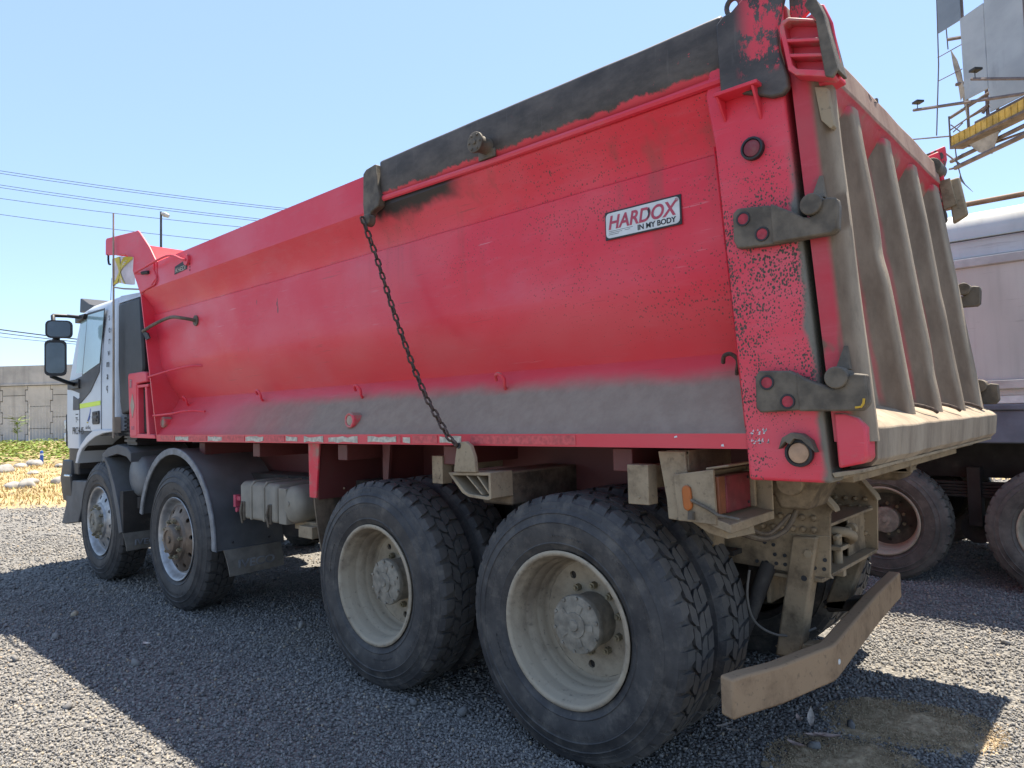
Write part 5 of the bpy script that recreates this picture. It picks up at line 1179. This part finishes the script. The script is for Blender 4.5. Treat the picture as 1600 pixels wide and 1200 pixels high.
m = MB(); m.box(-5.035, -4.995, -.0085, -.006, 1.925, 1.933); m.box(-5.022, -5.008, -.0085, -.006, 1.87, 1.92); build('sticker_mark', m, 'beige', rb, smooth=0)
m = MB().cyl((-5.35, .35, 1.05), (-5.15, .5, 1.45), .04, 10); build('cab_mount', m, 'under', truck)

# ------------------------------------------------------------------ dry leaves by the bar
MT['leaf'] = m_plain('dry_grey_leaf', (.58, .50, .42), .8, 0, .3, 30); MT['leafb'] = m_plain('pinkish_dry_leaf', (.50, .37, .31), .8, 0, .3, 30)
LV = [(.69, .985, .11, 1.9, 'leaf', 'pale curled leaf standing up on the gravel behind the bar'), (.755, .865, .10, .5, 'leafb', 'folded pinkish leaf lying below the pale curled one'), (.80, .885, .12, .25, 'leafb', 'brown leaf pointing right beside the folded one'), (.63, .99, .07, 2.2, 'leafb', 'small brown leaf left of the pale curled one'), (.39, .70, .08, .9, 'leaf', 'straw coloured leaf close to the rear tyre'), (.44, .68, .07, .1, 'leaf', 'pale leaf just right of the tyre contact'), (.72, .72, .10, -.3, 'leafb', 'long grey leaf at the edge of the near soil patch'), (-3.20, -.55, .11, .1, 'leaf', 'pale dry leaf alone on the shaded gravel at left')]
for x, y, l, a, mt, lab in LV:
    m = MB(); secs = []
    for i in range(9):
        t = i / 8; w = l * .14 * math.sin(math.pi * min(1, t * .98 + .02)) ** .8 + .0005; d = Vector((math.cos(a), math.sin(a), 0)); p_ = Vector((-d.y, d.x, 0)); c = Vector((x, y, .022)) + d * l * (t - .5) + Vector((0, 0, l * .5 * (t - .4) ** 2 + (.3 * l * t if 'standing' in lab else 0)))
        secs.append([c - p_ * w + Vector((0, 0, w * .5)), c, c + p_ * w + Vector((0, 0, w * .5)), c - Vector((0, 0, .0012))])
    m.loft(secs); tag(build('dry_leaf', m, mt, smooth=60), lab, 'leaf', 'dry leaves on the gravel')

# ------------------------------------------------------------------ grey tipping trailer behind
def m_alu(name, a, b):
    n = NT(name, .6, .08, .4); k = n.mix(n.ramp(n.noise(1.5, 6, (1, 1, .5)), .3, .7), a, b)
    k = n.mix(n.mul(n.ramp(n.noise(24, 5, (1, 1, .05)), .5, .75), .22), k, tuple(q * .7 for q in a)); k = n.mix(n.mul(n.ramp(n.noise(30, 4, (.1, 1, 1)), .62, .7), .3), k, (.2, .19, .18))
    n.col(k); n.bump(n.noise(1.8, 3), .12, .03); return n.m
MT['traileralu'] = m_alu('scuffed_grey_trailer_side', (.42, .42, .39), (.545, .545, .51)); MT['trailerdark'] = m_plain('blue_grey_trailer_sill', (.12, .135, .165), .6, 0, .25, 5, .25)
MT['trailerstrip'] = m_plain('pale_trailer_moulding', (.45, .43, .40), .6, 0, .2, 6, .3)
tr = thing('tipping_trailer', 'grey aluminium tipping trailer parked beyond the red tailgate', 'trailer', (1.5, 5.5, 0))
X0, X1, Y0, Y1 = -3.2, 6.2, 4.30, 6.75
side = [(Y0, 1.56), (Y0, 2.62), (Y0 - .012, 2.64), (Y0 - .012, 2.66), (Y0 + .005, 2.68), (Y0 + .015, 2.78), (Y0 + .02, 2.90), (Y0 + .05, 3.01), (Y0 + .14, 3.08), (Y0 + .4, 3.12)]
side = side + [(Y0 + Y1 - y, z) for y, z in side[::-1]]
m = MB().loft([[(x, y, z) for y, z in side] for x in np.linspace(X0, X1, 12)]); build('trailer_body', m, 'traileralu', tr, smooth=40)
m = MB(); m.loft([[(x, y, z) for y, z in [(Y0 - .03, 2.61), (Y0 - .03, 2.68), (Y0 + .02, 2.70), (Y0 + .02, 2.60)]] for x in (X0, X1)]); m.loft([[(x, y, z) for y, z in [(Y0 - .03, 1.61), (Y0 - .03, 1.68), (Y0 + .02, 1.69), (Y0 + .02, 1.60)]] for x in (X0, X1)]); build('side_moulding', m, 'trailerstrip', tr, .006)
m = MB().tube([(X0, Y0 - .01, 2.835), (X1, Y0 - .01, 2.835)], .008, 6); build('side_seam', m, 'ink', tr)
m = MB().tube([(X0, Y0 + .03, 3.135), (X1, Y0 + .03, 3.135)], .022, 10); 
for x in np.arange(X0, X1, 1.5): m.cyl((x, Y0 + .03, 3.0), (x, Y0 + .03, 3.135), .012, 8)
build('tarp_rail', m, 'bar', tr)
m = MB().box(X0, X1, Y0 + .0, Y1, 1.18, 1.44); m.box(X0, X1, Y0 - .02, Y0 + .05, 1.44, 1.492); build('sill', m, 'trailerdark', tr, .012)
for i in range(12):
    x = X0 + .52 + i * .78; m = MB().box(x, x + .39, Y0 - .006, Y0 - .001, 1.497, 1.556); build('reflective_red', m, 'signalred', tr, smooth=0)
    m = MB().box(x + .39, x + .78, Y0 - .006, Y0 - .001, 1.497, 1.556); build('reflective_white', m, 'plate', tr, smooth=0)
m = MB().box(X0, X1, Y0 + .01, Y0 + .06, 1.492, 1.56); build('tape_rail', m, 'trailerstrip', tr)
m = MB()
for y0 in (4.9, 5.75): m.box(X0, X1, y0, y0 + .12, .85, 1.18)
for xa in (-.5, .78, 2.04):
    m.box(xa - .05, xa + .05, 4.7, 4.85, .45, .95); m.cyl((xa, 4.78, .42), (xa, 4.94, .42), .13, 14)
    for k in range(5): m.box(xa - .55 + k * .07, xa + .55 - k * .07, 4.76, 4.85, .80 - k * .028, .822 - k * .028)
for xa in (.148, 1.41, 2.67, -1.11): m.cyl((xa, 4.4, .47), (xa, 6.6, .47), .07, 12)
build('trailer_chassis', m, 'under', tr, .004)
wt2 = copy_tree(wr); wt2.parent = tr
for ch_ in wt2.children:
    if ch_.name.startswith('tyre'): ch_.data = ch_.data.copy(); ch_.data.materials.clear(); ch_.data.materials.append(MT['tyrebrown'])
    if ch_.name.startswith('rim') : ch_.data = ch_.data.copy(); ch_.data.materials.clear(); ch_.data.materials.append(MT['rimdust'])
wt2.data = wt2.data.copy(); wt2.data.materials.clear(); wt2.data.materials.append(MT['rimdark'])
sc_ = .515 / .588
for k, xa in enumerate((.148, 1.41, 2.67)):
    put(wt2, xa, Y0 + .02, 0, .3 + k, k == 0, tr, sc_, .495); put(wt2, xa, Y1 - .02, math.pi, .8 + k, False, tr, sc_, .495)

# ------------------------------------------------------------------ derelict billboard
BD = Vector((.7696, -.6385, 0)); BN = Vector((.6385, .7696, 0)); BA = Vector((-2.925, 26.389, 0))
def bp_(s, z, n=0): q = BA + BD * s + BN * n; return (q.x, q.y, z)
bb = thing('billboard', 'derelict billboard with bare grey metal panels and yellow catwalk above the trailer', 'billboard', bp_(9, 0, .6))
def m_bill(name, a, b):
    n = NT(name, .6, .1); k = n.mix(n.ramp(n.noise(.5, 7, (1, 1, 1.5), .6), .3, .7), a, b); k = n.mix(n.mul(n.ramp(n.noise(1.2, 6, (1, 1, .35), .65), .55, .7), .45), k, tuple(q * .65 for q in a)); n.col(k); return n.m
MT['bill'] = m_bill('weathered_grey_sheet', (.27, .30, .33), (.36, .39, .42)); MT['billd'] = m_bill('dark_grey_sheet', (.15, .18, .215), (.20, .235, .275)); MT['billy'] = m_plain('weathered_yellow_paint', (.50, .33, .075), .7, 0, .35, 3, .2); MT['billsteel'] = m_plain('brown_grey_steel', (.15, .12, .115), .7, .1, .3, 4); MT['rag'] = m_plain('torn_canvas', (.33, .29, .24), .9, 0, .3, 3)
def bpan(poly, n0, n1, name, mat, lean=0):
    m = MB(); k = len(poly); P = [bp_(s, z, n0) for s, z in poly] + [bp_(s, z, n1) for s, z in poly]
    m.add(P, [tuple(range(k)), tuple(range(k, 2 * k))[::-1]] + [(i, (i + 1) % k, k + (i + 1) % k, k + i) for i in range(k)]); return build(name, m, mat, bb, smooth=0)
def bbar(a, b, r, name='strut', mat='billsteel', nn=(0, 0)):
    m = MB().tube([bp_(*a), bp_(*b)], r, 6); return build(name, m, mat, bb)
TOP = 18.6
bpan([(-.33, 14.80), (.70, 14.72), (.70, TOP), (-.28, TOP)], 0, .03, 'panel', 'billd')
bpan([(.73, 11.87), (1.70, 11.83), (1.69, 14.72), (.70, 14.74)], -.02, .03, 'panel', 'bill')
for k in range(10):
    s0 = 1.73 + k * 1.5; bpan([(s0, 11.02), (s0 + 1.48, 11.0), (s0 + 1.48, TOP), (s0, TOP if k else 15.9)], 0 if k % 2 else -.015, .03, 'panel', 'bill')
    if k: bbar((s0 - .01, 11.0, -.03), (s0 - .01, TOP, -.03), .02, 'panel_seam')
for s_ in np.arange(.35, 16, 1.25): bbar((s_, 10.4, .4), (s_, TOP, .4), .05, 'post')
for z in (11.4, 13.0, 14.4, 16.2, 18.3): bbar((.40 if z < 14.6 else -.3, z, .35), (16.5, z, .35), .045, 'rail')
bbar((-.34, 16.05, .02), (-.42, 13.7, .02), .022); bbar((-.42, 13.7, .02), (-.70, 11.2, .02), .022, 'strut'); bbar((-.34, TOP, .02), (-.34, 16.05, .02), .03)
bbar((-.42, 13.95, .0), (.70, 13.85, .0), .016); bbar((-.42, 13.1, .0), (.66, 13.0, .0), .016); bbar((.05, 14.75, 0), (.08, 14.0, 0), .02); bbar((.08, 14.35, .0), (.72, 14.15, .3), .06); bbar((.33, 12.6, .0), (.75, 12.55, .3), .06)
m = MB(); P0 = [(.13, 13.96), (.34, 13.5), (.50, 12.95), (.62, 12.35), (.74, 11.9), (.75, 11.2), (.64, 11.6), (.50, 12.1), (.40, 12.0), (.36, 12.6), (.25, 13.3)]
k = len(P0); m.add([bp_(s, z, .05 + .05 * math.sin(i)) for i, (s, z) in enumerate(P0)] + [bp_(s, z, .07 + .05 * math.sin(i)) for i, (s, z) in enumerate(P0)], [tuple(range(k)), tuple(range(k, 2 * k))[::-1]] + [(i, (i + 1) % k, k + (i + 1) % k, k + i) for i in range(k)]); build('torn_canvas', m, 'rag', bb, smooth=0)
# catwalk
m = MB(); 
def bbox(m, s0, s1, n0, n1, z0, z1): m.add([bp_(s, z, n) for s in (s0, s1) for n in (n0, n1) for z in (z0, z1)], [(0, 1, 3, 2), (4, 6, 7, 5), (0, 4, 5, 1), (2, 3, 7, 6), (0, 2, 6, 4), (1, 5, 7, 3)])
bbox(m, .02, 16.5, -.05, .0, 10.50, 10.87)
for s_ in np.arange(.15, 16.4, .24): bbox(m, s_, s_ + .03, -.075, -.05, 10.52, 10.85)
cw = build('catwalk_fascia', m, 'billy', bb, smooth=0)
m = MB(); bbox(m, .02, 16.5, -.10, -.0, 10.42, 10.50); bbox(m, .0, 16.5, -.08, .45, 10.44, 10.47); bbox(m, 1.0, 16.5, .05, .1, 10.87, 11.0); build('catwalk_deck', m, 'billsteel', bb, smooth=0)
bbar((.02, 10.5, -.06), (.02, 11.6, -.06), .03, 'rail_post'); bbar((.02, 11.55, -.02), (2.6, 11.9, .3), .055, 'handrail'); bbar((.02, 11.1, -.05), (1.6, 11.5, .3), .025, 'handrail'); bbar((.02, 11.3, 0), (.35, 10.9, .1), .02); bbar((.1, 11.0, 0), (.45, 11.2, .1), .02)
bbar((1.2, 11.2, .2), (2.0, 12.4, .4), .05); bbar((1.25, 12.3, .35), (1.3, 11.0, .3), .06)
bbar((-2.2, 11.62, -.1), (.1, 10.86, -.1), .028, 'spar'); bbar((-.5, 12.02, -1.0), (6.0, 9.9, -1.0), .055, 'lamp_arm'); bbar((1.93, 12.0, -.8), (7.0, 9.6, -.8), .055, 'lamp_arm')
for s_, z, n_ in [(-.3, 12.12, -1.0), (2.08, 12.12, -.8)]:
    m = MB(); bbox(m, s_ - .10, s_ + .16, n_ - .14, n_ + .14, z + .06, z + .13); bbox(m, s_ - .02, s_, n_ - .01, n_ + .01, z - .2, z + .06); build('floodlight', m, 'ink', bb, smooth=0)
bbar((-.35, 10.45, 0), (.35, 9.75, .0), .03); bbar((.1, 9.72, 0), (16, 9.9, 0), .08, 'lower_chord'); bbar((-.3, 10.1, .2), (16, 10.3, .2), .07, 'lower_chord'); bbar((-.5, 9.9, .3), (.2, 9.7, 0), .04); bbar((.1, 10.2, .3), (3.6, 9.9, .3), .04)
bpan([(.80, 10.28), (2.05, 10.26), (1.72, 9.62), (1.2, 9.86)], -.02, .0, 'hanging_plate', 'rag')
m = MB().tube([bp_(.16, 10.4, 0), bp_(.20, 9.9, 0), bp_(.30, 9.4, .02), bp_(.33, 9.25, 0), bp_(.50, 9.0, 0), bp_(.80, 8.65, .02)], [.02, .025, .02, .05, .018, .008], 6); build('rope', m, 'billsteel', bb)
m = MB().cyl(bp_(9, -.2, .7), bp_(9, 10.4, .7), .45, 24); build('column', m, 'billsteel', bb)
